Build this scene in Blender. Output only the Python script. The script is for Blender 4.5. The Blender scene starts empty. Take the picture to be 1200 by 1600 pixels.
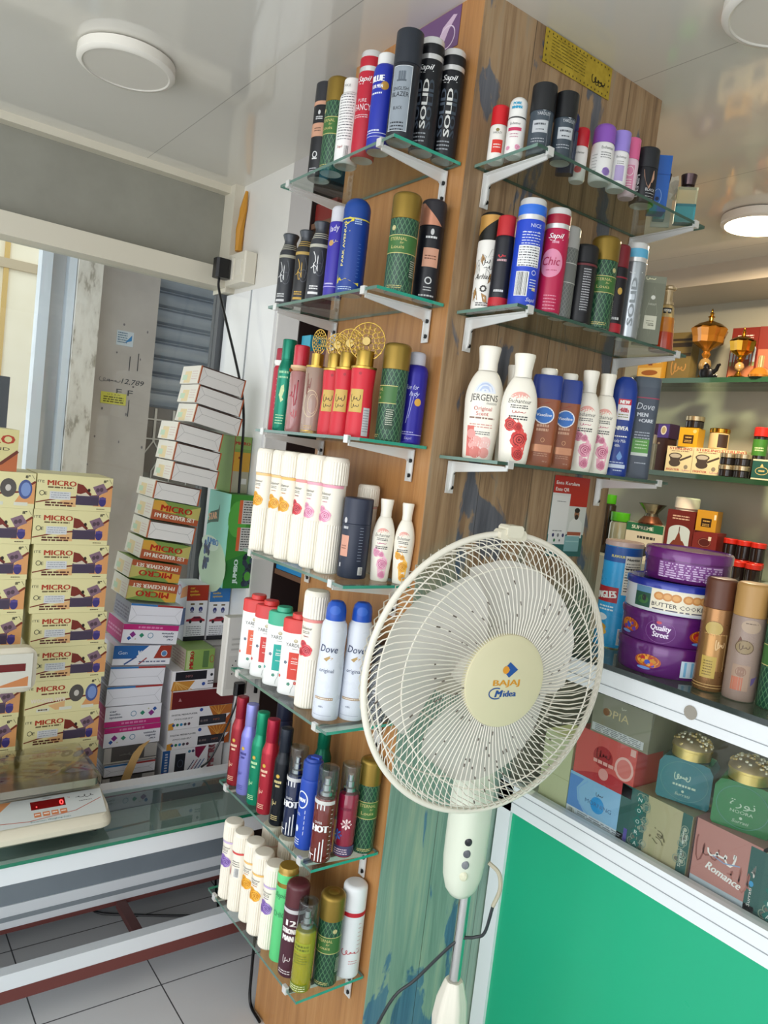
import bpy, math, random
from mathutils import Vector, Matrix
random.seed(7)
PI=math.pi
SC=bpy.context.scene
COL=SC.collection
# ------------------------------------------------------------------ materials
def lin(h):
    h=h.lstrip('#'); h=''.join(c*2 for c in h) if len(h)==3 else h; o=[]
    for i in (0,2,4):
        c=int(h[i:i+2],16)/255; o.append(c/12.92 if c<=.04045 else ((c+.055)/1.055)**2.4)
    return (*o,1)
_M={}
def nodes(name):
    m=bpy.data.materials.new(name); m.use_nodes=True
    t=m.node_tree; b=t.nodes.get('Principled BSDF'); return m,t,b
def M(h,rough=.4,metal=0,coat=0,trans=0,emit=0,alpha=1,ior=1.45):
    k=(h,rough,metal,coat,trans,emit,alpha)
    if k in _M: return _M[k]
    m,t,b=nodes('plain_'+h.strip('#'))
    b.inputs['Base Color'].default_value=lin(h); b.inputs['Roughness'].default_value=rough
    b.inputs['Metallic'].default_value=metal; b.inputs['Coat Weight'].default_value=coat
    b.inputs['Transmission Weight'].default_value=trans; b.inputs['IOR'].default_value=ior
    b.inputs['Alpha'].default_value=alpha
    if emit: b.inputs['Emission Color'].default_value=lin(h); b.inputs['Emission Strength'].default_value=emit
    # faint tone variation so no surface is perfectly even
    if not emit and not trans:
        n=N(t,'ShaderNodeTexNoise'); n.inputs['Scale'].default_value=35; n.inputs['Detail'].default_value=2
        tc=N(t,'ShaderNodeTexCoord'); t.links.new(tc.outputs['Object'],n.inputs['Vector'])
        mr=N(t,'ShaderNodeMapRange'); mr.inputs['To Min'].default_value=max(.02,rough-.05); mr.inputs['To Max'].default_value=min(1,rough+.05)
        t.links.new(n.outputs['Fac'],mr.inputs['Value']); t.links.new(mr.outputs[0],b.inputs['Roughness'])
    _M[k]=m; return m
def N(t,ty,**kw):
    n=t.nodes.new(ty)
    for a,v in kw.items(): setattr(n,a,v)
    return n
def math_(t,op,a,b=None):
    n=N(t,'ShaderNodeMath',operation=op)
    for i,x in enumerate((a,b)):
        if x is None: continue
        if isinstance(x,(int,float)): n.inputs[i].default_value=x
        else: t.links.new(x,n.inputs[i])
    return n.outputs[0]
def mixc(t,f,a,b):
    n=N(t,'ShaderNodeMix',data_type='RGBA')
    for i,x in ((0,f),(6,a),(7,b)):
        if isinstance(x,(int,float)): n.inputs[i].default_value=x
        elif isinstance(x,str): n.inputs[i].default_value=lin(x)
        else: t.links.new(x,n.inputs[i])
    return n.outputs[2]
def noise(t,vec,scale,detail=3,rough=.5,dist=0):
    n=N(t,'ShaderNodeTexNoise'); n.inputs['Scale'].default_value=scale; n.inputs['Detail'].default_value=detail
    n.inputs['Roughness'].default_value=rough; n.inputs['Distortion'].default_value=dist
    t.links.new(vec,n.inputs['Vector']); return n.outputs['Fac']
def mapping(t,vec,sc,loc=(0,0,0)):
    n=N(t,'ShaderNodeMapping'); n.inputs['Scale'].default_value=sc; n.inputs['Location'].default_value=loc
    t.links.new(vec,n.inputs['Vector']); return n.outputs[0]
def ramp(t,f,*st):
    n=N(t,'ShaderNodeValToRGB'); e=n.color_ramp.elements
    while len(e)<len(st): e.new(.5)
    for el,(p,c) in zip(e,st): el.position=p; el.color=lin(c) if isinstance(c,str) else (c,c,c,1)
    t.links.new(f,n.inputs[0]); return n.outputs[0]
def objco(t): return N(t,'ShaderNodeTexCoord').outputs['Object']
def thin_glass(tint,refl=1.0,rough=.02,face=.92):
    """clear sheet: lets light straight through with a little tint, plus Fresnel reflection"""
    k=('tg',tint,refl,rough)
    if k in _M: return _M[k]
    m,t,b=nodes('clear_sheet'); t.nodes.remove(b)
    out=[n for n in t.nodes if n.type=='OUTPUT_MATERIAL'][0]
    tr=N(t,'ShaderNodeBsdfTransparent'); tr.inputs[0].default_value=lin(tint)
    gl=N(t,'ShaderNodeBsdfGlossy'); gl.inputs['Roughness'].default_value=rough
    ge=N(t,'ShaderNodeNewGeometry'); dp=N(t,'ShaderNodeVectorMath',operation='DOT_PRODUCT'); t.links.new(ge.outputs['Normal'],dp.inputs[0]); t.links.new(ge.outputs['Incoming'],dp.inputs[1])
    c=math_(t,'SUBTRACT',1,math_(t,'ABSOLUTE',dp.outputs['Value']))
    f=math_(t,'MULTIPLY',math_(t,'ADD',math_(t,'MULTIPLY',math_(t,'POWER',c,5),.9),.04),refl); mx=N(t,'ShaderNodeMixShader')
    t.links.new(f,mx.inputs[0]); t.links.new(tr.outputs[0],mx.inputs[1]); t.links.new(gl.outputs[0],mx.inputs[2])
    t.links.new(mx.outputs[0],out.inputs[0]); _M[k]=m; return m
def lattice(c1,c2,p=9,q=16,w=.16,rough=.35):
    """diamond lattice printed round a can (surface UV in mm)"""
    k=('lat',c1,c2,p,q)
    if k in _M: return _M[k]
    m,t,b=nodes('lattice_print'); uv=N(t,'ShaderNodeUVMap').outputs[0]
    s=N(t,'ShaderNodeSeparateXYZ'); t.links.new(uv,s.inputs[0])
    u=math_(t,'DIVIDE',s.outputs[0],p); v=math_(t,'DIVIDE',s.outputs[1],q)
    ls=[]
    for sg in ('ADD','SUBTRACT'):
        f=math_(t,'FRACT',math_(t,sg,u,v)); ls.append(math_(t,'LESS_THAN',math_(t,'ABSOLUTE',math_(t,'SUBTRACT',f,.5)),w/2))
    f=math_(t,'MAXIMUM',*ls)
    t.links.new(mixc(t,f,c1,c2),b.inputs['Base Color']); b.inputs['Roughness'].default_value=rough
    _M[k]=m; return m
def mottled(c1,c2,scale=.25,rough=.4,c3=None,seed=0,dist=0,sx=1,sy=1):
    """printed mottle on a pack, from surface UV in mm or object space"""
    k=('mot',c1,c2,c3,scale,seed,sx,sy)
    if k in _M: return _M[k]
    m,t,b=nodes('mottled_print'); uv=N(t,'ShaderNodeUVMap').outputs[0]
    n=noise(t,mapping(t,uv,(sx,sy,1),(seed*7.3,seed*3.1,0)),scale,3,.6,dist)
    st=[(.42,c1),(.58,c2)]+([(.7,c3)] if c3 else [])
    t.links.new(ramp(t,n,*st),b.inputs['Base Color']); b.inputs['Roughness'].default_value=rough
    _M[k]=m; return m
# ------------------------------------------------------------------ mesh builder (mm)
class MB:
    def __init__(s): s.v=[]; s.f=[]; s.m=[]; s.uv=[]; s.mats=[]; s.seg=[]
    def mi(s,m):
        if isinstance(m,str): m=M(m)
        if m not in s.mats: s.mats.append(m)
        return s.mats.index(m)
    def add(s,vs,fs,m,uvs=None):
        if not len(vs): return s
        o=len(s.v); s.seg.append((o,o+len(vs),len(s.f),len(s.f)+len(fs))); s.v+=[tuple(p) for p in vs]; s.uv+=(uvs or [(0,0)]*len(vs))
        k=s.mi(m)
        for f in fs: s.f.append(tuple(o+i for i in f)); s.m.append(k)
        return s
    def lathe(s,prof,m,seg=28,sy=1,x=0,y=0,z=0,mod=None,sq=0):
        vs=[];uv=[];fs=[]; R0=max(r for r,_ in prof)
        for j,(r,h) in enumerate(prof):
            for i in range(seg+1):
                a=2*PI*i/seg; rr=r
                if mod: rr=r*mod(a,i,h)
                ca,sa=-math.cos(a-PI),math.sin(a-PI)
                if sq:
                    e=(abs(ca)**sq+abs(sa)**sq)**(-1/sq); rr*=e
                vs.append((x+rr*sa,y+rr*ca*sy,z+h)); uv.append(((a-PI)*R0,h))
        n=seg+1
        for j in range(len(prof)-1):
            r0,r1=prof[j][0],prof[j+1][0]
            if r0==0 and r1==0: continue
            for i in range(seg):
                a,b,c,d=j*n+i,j*n+i+1,(j+1)*n+i+1,(j+1)*n+i
                fs.append((a,b,c) if r1==0 else (a,c,d) if r0==0 else (a,b,c,d))
        return s.add(vs,fs,m,uv)
    def box(s,x0,x1,y0,y1,z0,z1,m,rot=None,bev=0):
        if bev:
            c=min(bev,(x1-x0)/2.01,(y1-y0)/2.01); pts=[(x0+c,y0),(x1-c,y0),(x1,y0+c),(x1,y1-c),(x1-c,y1),(x0+c,y1),(x0,y1-c),(x0,y0+c)]
            vs=[(px,py,z0) for px,py in pts]+[(px,py,z1) for px,py in pts]
            fs=[tuple(range(7,-1,-1)),tuple(range(8,16))]+[(i,(i+1)%8,(i+1)%8+8,i+8) for i in range(8)]
        else:
            vs=[(x,y,z) for z in (z0,z1) for y in (y0,y1) for x in (x0,x1)]
            fs=[(0,2,3,1),(4,5,7,6),(0,1,5,4),(2,6,7,3),(0,4,6,2),(1,3,7,5)]
        if rot: vs=[rot@Vector(p) for p in vs]
        uv=[(p[0]+p[1],p[2]) for p in vs]
        return s.add(vs,fs,m,uv)
    def tube(s,pts,r,m,seg=8,closed=False):
        pts=[Vector(p) for p in pts]; n=len(pts); vs=[];fs=[]; up=Vector((.13,.21,.97)).normalized()
        for i,p in enumerate(pts):
            a=pts[(i-1)%n] if (closed or i>0) else p; b=pts[(i+1)%n] if (closed or i<n-1) else p
            t=(b-a).normalized(); e=t.cross(up)
            if e.length<.05: e=t.cross(Vector((1,0,0)))
            e.normalize(); g=t.cross(e)
            rr=r[i] if isinstance(r,(list,tuple)) else r
            for k in range(seg):
                w=2*PI*k/seg; vs.append(p+e*(rr*math.cos(w))+g*(rr*math.sin(w)))
        for i in range(n if closed else n-1):
            j=(i+1)%n
            for k in range(seg): fs.append((i*seg+k,i*seg+(k+1)%seg,j*seg+(k+1)%seg,j*seg+k))
        if not closed: fs+= [tuple(range(seg))[::-1],tuple(range((n-1)*seg,n*seg))]
        return s.add(vs,fs,m)
    def extrude(s,poly,z0,z1,m,f=lambda x,y,z:(x,y,z)):
        n=len(poly); vs=[f(x,y,z0) for x,y in poly]+[f(x,y,z1) for x,y in poly]
        return s.add(vs,[tuple(range(n))[::-1],tuple(range(n,2*n))]+[(i,(i+1)%n,(i+1)%n+n,i+n) for i in range(n)],m)
    def build(s,name,parent=None,loc=(0,0,0),rot=(0,0,0),sharp=38,rm=None):
        me=bpy.data.meshes.new(name); me.from_pydata([(a*.001,b*.001,c*.001) for a,b,c in s.v],[],s.f)
        for m in s.mats: me.materials.append(m)
        me.polygons.foreach_set('material_index',s.m); me.polygons.foreach_set('use_smooth',[True]*len(s.f))
        ul=me.uv_layers.new(name='UVMap'); li=[0]*len(me.loops); me.loops.foreach_get('vertex_index',li)
        fl=[]
        for i in li: fl+=s.uv[i]
        ul.data.foreach_set('uv',fl)
        me.update(); me.set_sharp_from_angle(angle=math.radians(sharp))
        o=bpy.data.objects.new(name,me); COL.objects.link(o); o.parent=parent; o.location=loc; o.rotation_euler=rot
        if rm is not None: o.matrix_local=rm
        return o
def build_prints(mb,name,t):
    """one part for each printed area: pieces of print that lie close together belong together"""
    B=[]
    for a,b,c,d in mb.seg:
        P=mb.v[a:b]; B.append(([min(p[i] for p in P) for i in range(3)],[max(p[i] for p in P) for i in range(3)]))
    g=list(range(len(B)))
    def root(i):
        while g[i]!=i: i=g[i]
        return i
    sz=[max(h[i]-l[i] for i in range(3)) for l,h in B]
    for i in range(len(B)):
        for j in range(i):
            d=math.sqrt(sum(max(0,B[i][0][k]-B[j][1][k],B[j][0][k]-B[i][1][k])**2 for k in range(3)))
            if d<=max(18,.42*max(sz[i],sz[j])): g[root(i)]=root(j)
    for r in sorted({root(i) for i in range(len(B))}):
        m=MB()
        for i,(a,b,c,d) in enumerate(mb.seg):
            if root(i)==r:
                for q in range(c,d): pass
                for k in sorted(set(mb.m[c:d])):
                    m.add(mb.v[a:b],[tuple(x-a for x in mb.f[q]) for q in range(c,d) if mb.m[q]==k],mb.mats[k],mb.uv[a:b])
        m.build(name,t)
def smooth(P,n=6):
    """Catmull-Rom curve through points"""
    P=[Vector(p) for p in P]; Q=[P[0]*2-P[1]]+P+[P[-1]*2-P[-2]]; out=[]
    for i in range(1,len(Q)-2):
        a,b,c,d=Q[i-1:i+3]
        for k in range(n):
            t=k/n; out.append(.5*((2*b)+(c-a)*t+(2*a-5*b+4*c-d)*t*t+(3*b-a-3*c+d)*t**3))
    return out+[P[-1]]
# ------------------------------------------------------------------ things
def tag(o,label,cat,group=None,kind=None):
    o['label']=label; o['category']=cat
    if group: o['group']=group
    if kind: o['kind']=kind
    return o
def thing(name,label,cat,loc,f=0,group=None,tilt=None):
    o=bpy.data.objects.new(name,None); COL.objects.link(o); o.empty_display_size=.02
    o.location=loc; o.rotation_euler=tilt or (0,0,math.radians(f)); return tag(o,label,cat,group)
def clone(root,loc,f,label,group=None):
    r=root.copy(); COL.objects.link(r); r.location=loc; r.rotation_euler=(0,0,math.radians(f)); r['label']=label
    if group: r['group']=group
    for ch in list(root.children):
        c=ch.copy(); COL.objects.link(c); c.parent=r
        for g in list(ch.children):
            d=g.copy(); COL.objects.link(d); d.parent=c
    return r
def struct(name,mb,**k):
    o=mb.build(name,**k); o['kind']='structure'; return o
# ------------------------------------------------------------------ printing on surfaces
_T={}
def glyphs(s,bold=0,sh=0):
    k=(s,bold,sh)
    if k not in _T:
        c=bpy.data.curves.new('t','FONT'); c.body=s; c.resolution_u=1 if len(s)>9 else 2; c.shear=sh
        o=bpy.data.objects.new('t',c); m=o.to_mesh()
        vs=[(v.co.x,v.co.y) for v in m.vertices]; fs=[tuple(p.vertices) for p in m.polygons]; o.to_mesh_clear()
        bpy.data.objects.remove(o); bpy.data.curves.remove(c)
        x0=min((v[0] for v in vs),default=0); x1=max((v[0] for v in vs),default=1)
        _T[k]=([(x-x0,y) for x,y in vs],fs,max(x1-x0,1e-3))
    return _T[k]
def can_surf(prof,sy=1,sq=0):
    R0=max(r for r,_ in prof)
    def r(z):
        for (r0,z0),(r1,z1) in zip(prof,prof[1:]):
            if min(z0,z1)<=z<=max(z0,z1) and z0!=z1: return r0+(r1-r0)*(z-z0)/(z1-z0)
        return R0
    def S(u,v,off):
        R=r(v); a=u/R0; e=1
        if sq: e=(abs(math.cos(a))**sq+abs(math.sin(a))**sq)**(-1/sq)
        return ((R*e+off)*math.sin(a),-(R*sy*e+off)*math.cos(a),v)
    S.R=R0; return S
def flat_surf(o,ud,vd):
    o,ud,vd=Vector(o),Vector(ud).normalized(),Vector(vd).normalized(); n=ud.cross(vd)
    def S(u,v,off): return o+ud*u+vd*v+n*off
    S.R=1e9; return S
class Pr:
    """prints shapes and lettering on a surface S(u,v,offset), all in mm"""
    def __init__(s,mb,S,off=.3): s.b=mb; s.S=S; s.o=off; s.k=0
    def nxt(s): s.k+=1; return s.o+min(1.6,.016*s.k)
    def rect(s,u0,u1,v0,v1,m,off=None,nv=1):
        off=off or s.nxt(); n=max(1,min(24,int(abs(u1-u0)/s.S.R*6)+1)) if s.S.R<1e8 else 1
        vs=[];uv=[]
        if s.S.R<1e8: nv=max(nv,int(abs(v1-v0)/8)+1)
        for j in range(nv+1):
            for i in range(n+1):
                u=u0+(u1-u0)*i/n; v=v0+(v1-v0)*j/nv; vs.append(s.S(u,v,off)); uv.append((u,v))
        fs=[(j*(n+1)+i,j*(n+1)+i+1,(j+1)*(n+1)+i+1,(j+1)*(n+1)+i) for j in range(nv) for i in range(n)]
        s.b.add(vs,fs,m,uv); return s
    def ell(s,u,v,ru,rv,m,n=16,off=None,a0=0,a1=2*PI):
        off=off or s.nxt(); vs=[s.S(u,v,off)];uv=[(u,v)]; fs=[(0,i+1,i+2) for i in range(n)]; nr=1 if s.S.R>1e8 else int(ru/(s.S.R*.24))+1
        for q in range(1,nr+1):
            for i in range(n+1):
                a=a0+(a1-a0)*i/n; p=(u+ru*q/nr*math.cos(a),v+rv*q/nr*math.sin(a)); vs.append(s.S(*p,off)); uv.append(p)
            if q>1: b=1+(q-2)*(n+1); fs+=[(b+i,b+n+1+i,b+n+2+i,b+i+1) for i in range(n)]
        s.b.add(vs,fs,m,uv); return s
    def band(s,u0,u1,lo,hi,m,n=20,off=None):
        """area between two curves lo(u), hi(u)"""
        off=off or s.nxt(); vs=[]
        for i in range(n+1): u=u0+(u1-u0)*i/n; a,b=lo(u),hi(u); vs+=[s.S(u,a,off),s.S(u,(a+b)/2,off),s.S(u,b,off)]
        s.b.add(vs,[f for i in range(n) for f in ((3*i,3*i+3,3*i+4,3*i+1),(3*i+1,3*i+4,3*i+5,3*i+2))],m); return s
    def ring(s,u,v,ru,rv,w,m,n=24):
        return s.stroke([(u+ru*math.cos(2*PI*i/n),v+rv*math.sin(2*PI*i/n)) for i in range(n+1)],w,m)
    def poly(s,pts,m,off=None):
        off=off or s.nxt(); s.b.add([s.S(u,v,off) for u,v in pts],[tuple(range(len(pts)))],m,list(pts)); return s
    def stroke(s,pts,w,m,off=None):
        off=off or s.nxt(); vs=[];n=len(pts)
        for i,(u,v) in enumerate(pts):
            a=pts[max(0,i-1)]; b=pts[min(n-1,i+1)]; dx,dy=b[0]-a[0],b[1]-a[1]; l=math.hypot(dx,dy) or 1
            ww=(w[i] if isinstance(w,list) else w)/2
            vs+=[s.S(u-dy/l*ww,v+dx/l*ww,off),s.S(u+dy/l*ww,v-dx/l*ww,off)]
        s.b.add(vs,[(2*i,2*i+1,2*i+3,2*i+2) for i in range(n-1)],m); return s
    def text(s,t,u,v,h,m,w=None,rot=0,al='c',bold=.0,sh=0,off=None):
        """h: capital height, w: width to fit, (u,v): anchor on the baseline"""
        g,fs,W=glyphs(t,0,sh); k=h/.73; kx=(w/W) if w else k; off=off or s.nxt()+.01; off+=(.42*h)**2/(2*s.S.R)
        dx={'c':-W*kx/2,'l':0,'r':-W*kx}[al]; c,sn=math.cos(math.radians(rot)),math.sin(math.radians(rot))
        P=[];F=[]
        for q,e in enumerate((0,-1,1) if bold else (0,)):
            n=len(P)
            for x,y in g:
                x=x*kx+dx+e*h*min(.10,bold*2.2); y*=k; P.append(s.S(u+x*c-y*sn,v+x*sn+y*c,off+.006*q))
            F+=[tuple(n+i for i in f) for f in fs]
        s.b.add(P,F,m); return s
    def lines(s,u0,u1,v,n,dv,h,m,seed=0):
        """lines of print too small to read"""
        r=random.Random(seed); o=s.nxt()
        for i in range(n):
            u=u0
            while u<u1-1:
                w=min(r.uniform(1.5,5.5)*(abs(u1-u0)/24),u1-u); s.rect(u,u+w,v-i*dv-h,v-i*dv,m,off=o); u+=w+.9*(abs(u1-u0)/24)
        return s
    def bars(s,u,v,w,h,m='#101010',back='#f2f2f0',seed=1):
        s.rect(u-1,u+w+1,v-1,v+h+1,back); r=random.Random(seed); x=u; o=s.nxt()
        while x<u+w: d=r.choice((.4,.6,1)); s.rect(x,min(x+d,u+w),v,v+h,m,off=o+.016); x+=d+r.choice((.4,.7,1))
        return s
    def rose(s,u,v,r,c1,c2,c3):
        s.ell(u,v,r,r,c1,12)
        for i in range(6):
            a=i*1.05+.3; s.ell(u+.55*r*math.cos(a),v+.5*r*math.sin(a),r*.55,r*.5,c2 if i%2 else c1,8)
        s.ell(u,v,r*.52,r*.52,c2,10); s.ring(u,v,r*.66,r*.60,r*.11,c3,12); s.ring(u+.05*r,v,r*.38,r*.34,r*.12,c3,10); s.ell(u+.03*r,v,r*.18,r*.17,c3,8)
        return s
    def scrawl(s,u,v,w,h,m,lw=.8,seed=0,n=5):
        """a joined handwritten flourish"""
        r=random.Random(seed); pts=[]; ph=r.uniform(0,6)
        for i in range(n*8+1):
            q=i/(n*8); pts.append((u-w/2+w*q+.10*w*math.sin(2*PI*q*n+ph+1.4),v+h*.5*math.sin(2*PI*q*n+ph)*(.55+.45*math.sin(q*5+ph))))
        return s.stroke(pts,lw,m)
GOLD=M('#c9a45a',.25,1); CHROME=M('#d8d8d8',.12,1); SILV=M('#b9bcc0',.3,.9); BLACK=M('#0b0c10',.3); WHITE=M('#f1efe8',.35); OFFW=M('#eee7d6',.4)
# ------------------------------------------------------------------ kinds of goods (sizes in mm)
def dome(R,z0,z1,rr=6,n=5):
    """cap profile with rounded top edge"""
    p=[(R*.97,z0),(R,z0+.6),(R,z1-rr)]
    for i in range(1,n+1):
        a=PI/2*i/n; p.append((R-rr+rr*math.cos(a),z1-rr+rr*math.sin(a)))
    return p+[(0,z1)]
def base_prof(R,z1,shoulder=0,rn=None):
    p=[(0,0),(R*.9,0),(R*.97,1.2),(R,3.5)]
    rn=rn or R*.93
    if shoulder:
        p+=[(R,z1-shoulder)]
        for i in range(1,5):
            a=PI/2*i/4; p.append((rn+(R-rn)*math.cos(a),z1-shoulder+shoulder*math.sin(a)))
    else: p+=[(R,z1-1),(R*.97,z1)]
    return p
TINB=M('#cfd0cf',.3,.5)
def FOOT(R): return [(0,5),(R*.5,4.5),(R*.74,2.5),(R*.86,.1),(R*.9,0)]
def decor(t,S,fn,name='label_print',off=.3):
    if not fn: return
    mb=MB(); fn(Pr(mb,S,off))
    if mb.f: build_prints(mb,name,t)
def can(name,label,x,y,z,f,H,R,body,cap,ch,fn=None,rr=6,sh=5,rc=None,group=None,cat='spray can',crim=None,top=None):
    """aerosol can: body, shoulder, cap"""
    t=thing(name,label,cat,(x,y,z),f,group); zb=H-ch; rc=rc or R*.97
    p=base_prof(R,zb,sh,rc*.97); MB().lathe(p[1:],body).lathe(FOOT(R),TINB).build('body',t)
    c=MB().lathe(dome(rc,zb,H,min(rr,rc*.9)),cap)
    if crim: c.lathe([(rc*1.012,zb+.2),(rc*1.02,zb+2.6)],crim)
    if top: top(c,rc,H)
    c.build('cap',t)
    decor(t,can_surf(p),fn); return t
def slim(name,label,x,y,z,f,H,R,body,cap,fn=None,group=None,capr=.70,chf=.24,shf=.12,capm=None,cat='spray can'):
    """slim bottle-shaped can with a sloping shoulder and a narrow cap"""
    t=thing(name,label,cat,(x,y,z),f,group); zc=H*(1-chf); zs=zc-H*shf; rc=R*capr
    p=[(0,0),(R*.92,0),(R,3),(R,zs)]+[(rc+(R-rc)*(.5+.5*math.cos(PI*q/6)),zs+(zc-zs)*q/6) for q in range(1,7)]
    MB().lathe(p[1:],body).lathe(FOOT(R),TINB).build('body',t); MB().lathe(dome(rc*1.04,zc,H,2.5),cap).build('cap',t)
    decor(t,can_surf(p),fn); return t
def mist(name,label,x,y,z,f,H,R,liquid,fn=None,group=None,cat='bottle',cover=True):
    """clear bottle of tinted body mist: bottle, spray pump, clear overcap"""
    t=thing(name,label,cat,(x,y,z),f,group); zc=H*.70
    p=[(0,0),(R*.92,0),(R,3),(R,zc-8),(R*.9,zc-3),(R*.55,zc)]
    b=MB().lathe(p,M(liquid,.08,0,.6,.35)); b.build('bottle',t)
    q=MB().lathe([(R*.62,zc),(R*.62,zc+7),(R*.42,zc+9),(R*.42,zc+20),(R*.3,zc+21),(R*.3,zc+33),(0,zc+33)],CHROME,20); q.build('spray_pump',t)
    if cover: MB().lathe([(R*.96,zc-4)]+dome(R*.96,zc-3,H,4)[1:],thin_glass('#e2e9e9',2.2,.04)).build('clear_overcap',t)
    decor(t,can_surf(p),fn); return t
def talc(name,label,x,y,z,f,H,R,ac,fn=None,group='ribbed white talc bottles'):
    """ribbed cream plastic talc bottle with ribbed cap"""
    t=thing(name,label,'talc bottle',(x,y,z),f,group); CR=M('#f3ecdd',.42)
    rib=lambda a,i,h: 1-.045*((i//2)%2); seg=112
    b=MB().lathe([(0,0),(R*.92,0),(R,2)],CR,seg).lathe([(R,2),(R,H*.42)],CR,seg,mod=rib).lathe([(R,H*.42),(R*.985,H*.43),(R*.985,H*.76)],CR,seg)
    b.build('body',t)
    c=MB(); rc=R*1.06
    c.lathe([(rc*.93,H*.76),(rc,H*.765),(rc,H*.955)],CR,seg,mod=rib).lathe([(rc,H*.955),(rc*.97,H*.978),(rc*.86,H*.995),(rc*.4,H),(0,H)],CR,seg); c.build('cap',t)
    S=can_surf([(R,0),(R,H)])
    def pr(d):
        d.rect(-R*1.6,R*1.6,H*.735,H*.76,ac)
        if fn: fn(d)
    decor(t,S,pr); return t
def talc_print(c1,c2,c3,H,dk='#3a3630'):
    def fn(d):
        d.text('Enchanteur',0,H*.67,H*.026,dk,w=26,sh=.25); d.lines(-9,9,H*.655,2,3.2,1.1,dk,2); d.lines(-6,8,H*.615,1,3,1.6,c3,7)
        d.rose(-5,H*.545,8,c1,c2,c3); d.rose(4,H*.495,13,c1,c2,c3); d.rose(-9,H*.475,8.5,c2,c1,c3)
    return fn
def lotion(name,label,x,y,z,f,H,R,fn=None,group=None,sy=.62,body='#f1ebdd',cap=None,cat='lotion bottle',wide=.5):
    """flattened lotion bottle with a waisted foot, sloping shoulders and flared flip cap"""
    t=thing(name,label,cat,(x,y,z),f,group); zc=H*.785; rn=R*.50
    p=[(0,0),(R*.74,0),(R*.79,2),(R*.84,H*.12),(R*.93,H*.3),(R,H*wide)]
    for i in range(1,9):
        q=i/8; p.append((rn+(R-rn)*math.cos(PI/2*q)**.8 if q<1 else rn,H*wide+(zc-H*wide)*(q**.9)))
    bm=M(body,.3,0,.3); MB().lathe(p,bm,36,sy).build('body',t)
    c=MB().lathe([(rn*.95,zc),(rn,zc+2),(rn*.97,zc+H*.07),(rn*1.08,zc+H*.14),(rn*1.18,H-3),(rn*1.12,H),(0,H)],cap or bm,28,.9); c.build('cap',t)
    decor(t,can_surf(p,sy),fn); return t
def ench(d,H,R,fl,red='#c0392b',scent='Alluring'):
    d.ell(0,H*.58,R*.62,H*.07,'#e8a79c',18,a0=.25,a1=PI-.25); d.ell(0,H*.575,R*.66,H*.055,'#f1ebdd',18)
    d.text('Enchanteur',0,H*.545,H*.042,'#3b3a36',w=R*1.35,sh=.2); d.lines(-R*.5,R*.5,H*.528,2,H*.019,H*.009,'#4a4a46',3)
    d.scrawl(0,H*.465,R*.7,H*.024,red,.9,4,4); d.lines(-R*.55,R*.55,H*.43,2,H*.022,H*.012,'#4a4a46',4)
    a,b,c=fl; P=[(-R*.8,H*.38),(-R*.5,H*.42),(-R*.0,H*.40),(R*.3,H*.33),(R*.72,H*.27),(R*.68,H*.12),(R*.35,H*.03),(-R*.05,H*.05)]
    d.poly(P,b); d.rose(-R*.42,H*.345,R*.36,a,b,c); d.rose(R*.05,H*.33,R*.26,b,a,c); d.rose(R*.22,H*.215,R*.52,a,b,c); d.rose(R*.28,H*.085,R*.38,b,a,c)
def eternal(label,x,y,z,f,H=190,R=26,n='spray_can',grp='green lattice cans with gold caps',seal=-12):
    def top(c,rc,h): c.lathe([(rc*.45,h+.1),(rc*.42,h+.6),(0,h+.6)],M('#a8893f',.35,.8),20)
    def fn(d):
        h=H
        d.rect(-46,46,h*.38,h*.56,M('#3d6b35',.35)); g='#c9bd7a'
        d.rect(-46,46,h*.555,h*.562,g); d.rect(-46,46,h*.378,h*.385,g)
        d.text('ETERNAL',0,h*.505,h*.034,g,w=34); d.text('for',8,h*.472,h*.026,g,w=8,sh=.35); d.text('Louis',0,h*.425,h*.036,g,w=26)
        d.ell(seal,h*.63,4.6,4.6,'#d8cf9a'); d.ring(seal,h*.63,3.3,3.3,.5,'#7d6c2a'); d.rect(seal-.5,seal+.5,h*.615,h*.645,'#7d6c2a')
        d.lines(-14,16,h*.06,2,3.4,1.4,g,5); d.rect(28,44,h*.12,h*.33,M('#20402a',.4)); d.lines(29,43,h*.32,8,4,1.4,'#c8cbb8',6)
    return can(n+'',label,x,y,z,f,H,R,lattice('#16402f','#4f7a55',9,17),M('#8f7533',.36,.65),H*.27,fn,rr=9,sh=2,rc=R*1.03,group=grp,top=top)
def sapil(name,label,x,y,z,f,H,R,body,cc,word,fn=None,silver='#dedede',group=None,white='#f2f2f2'):
    """printed can under a clear cap: coloured band, silver ring, script name"""
    t=thing(name,label,'spray can',(x,y,z),f,group); zb=H*.80
    p=base_prof(R,zb,3,R*.97); MB().lathe(p[1:],body).lathe(FOOT(R),TINB).build('body',t)
    c=MB().lathe([(R*.97,zb),(R*.97,zb+H*.045)],M(silver,.25,.6)).lathe([(R*.97,zb+H*.045),(R*.985,zb+H*.05),(R*.985,zb+H*.135)],cc).lathe([(R*.985,zb+H*.135),(R*.93,zb+H*.15),(R*.93,H-3),(R*.85,H),(0,H)],M(silver,.2,.3)); c.build('cap',t)
    def pr(d):
        d.text(word,0,H*.70,H*.05,white,w=R*1.25,sh=.35,bold=.01); d.stroke([(-R*.5,H*.685),(-R*.1,H*.675),(R*.6,H*.69)],1,white)
        if fn: fn(d)
    decor(t,can_surf(p),pr); return t
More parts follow.
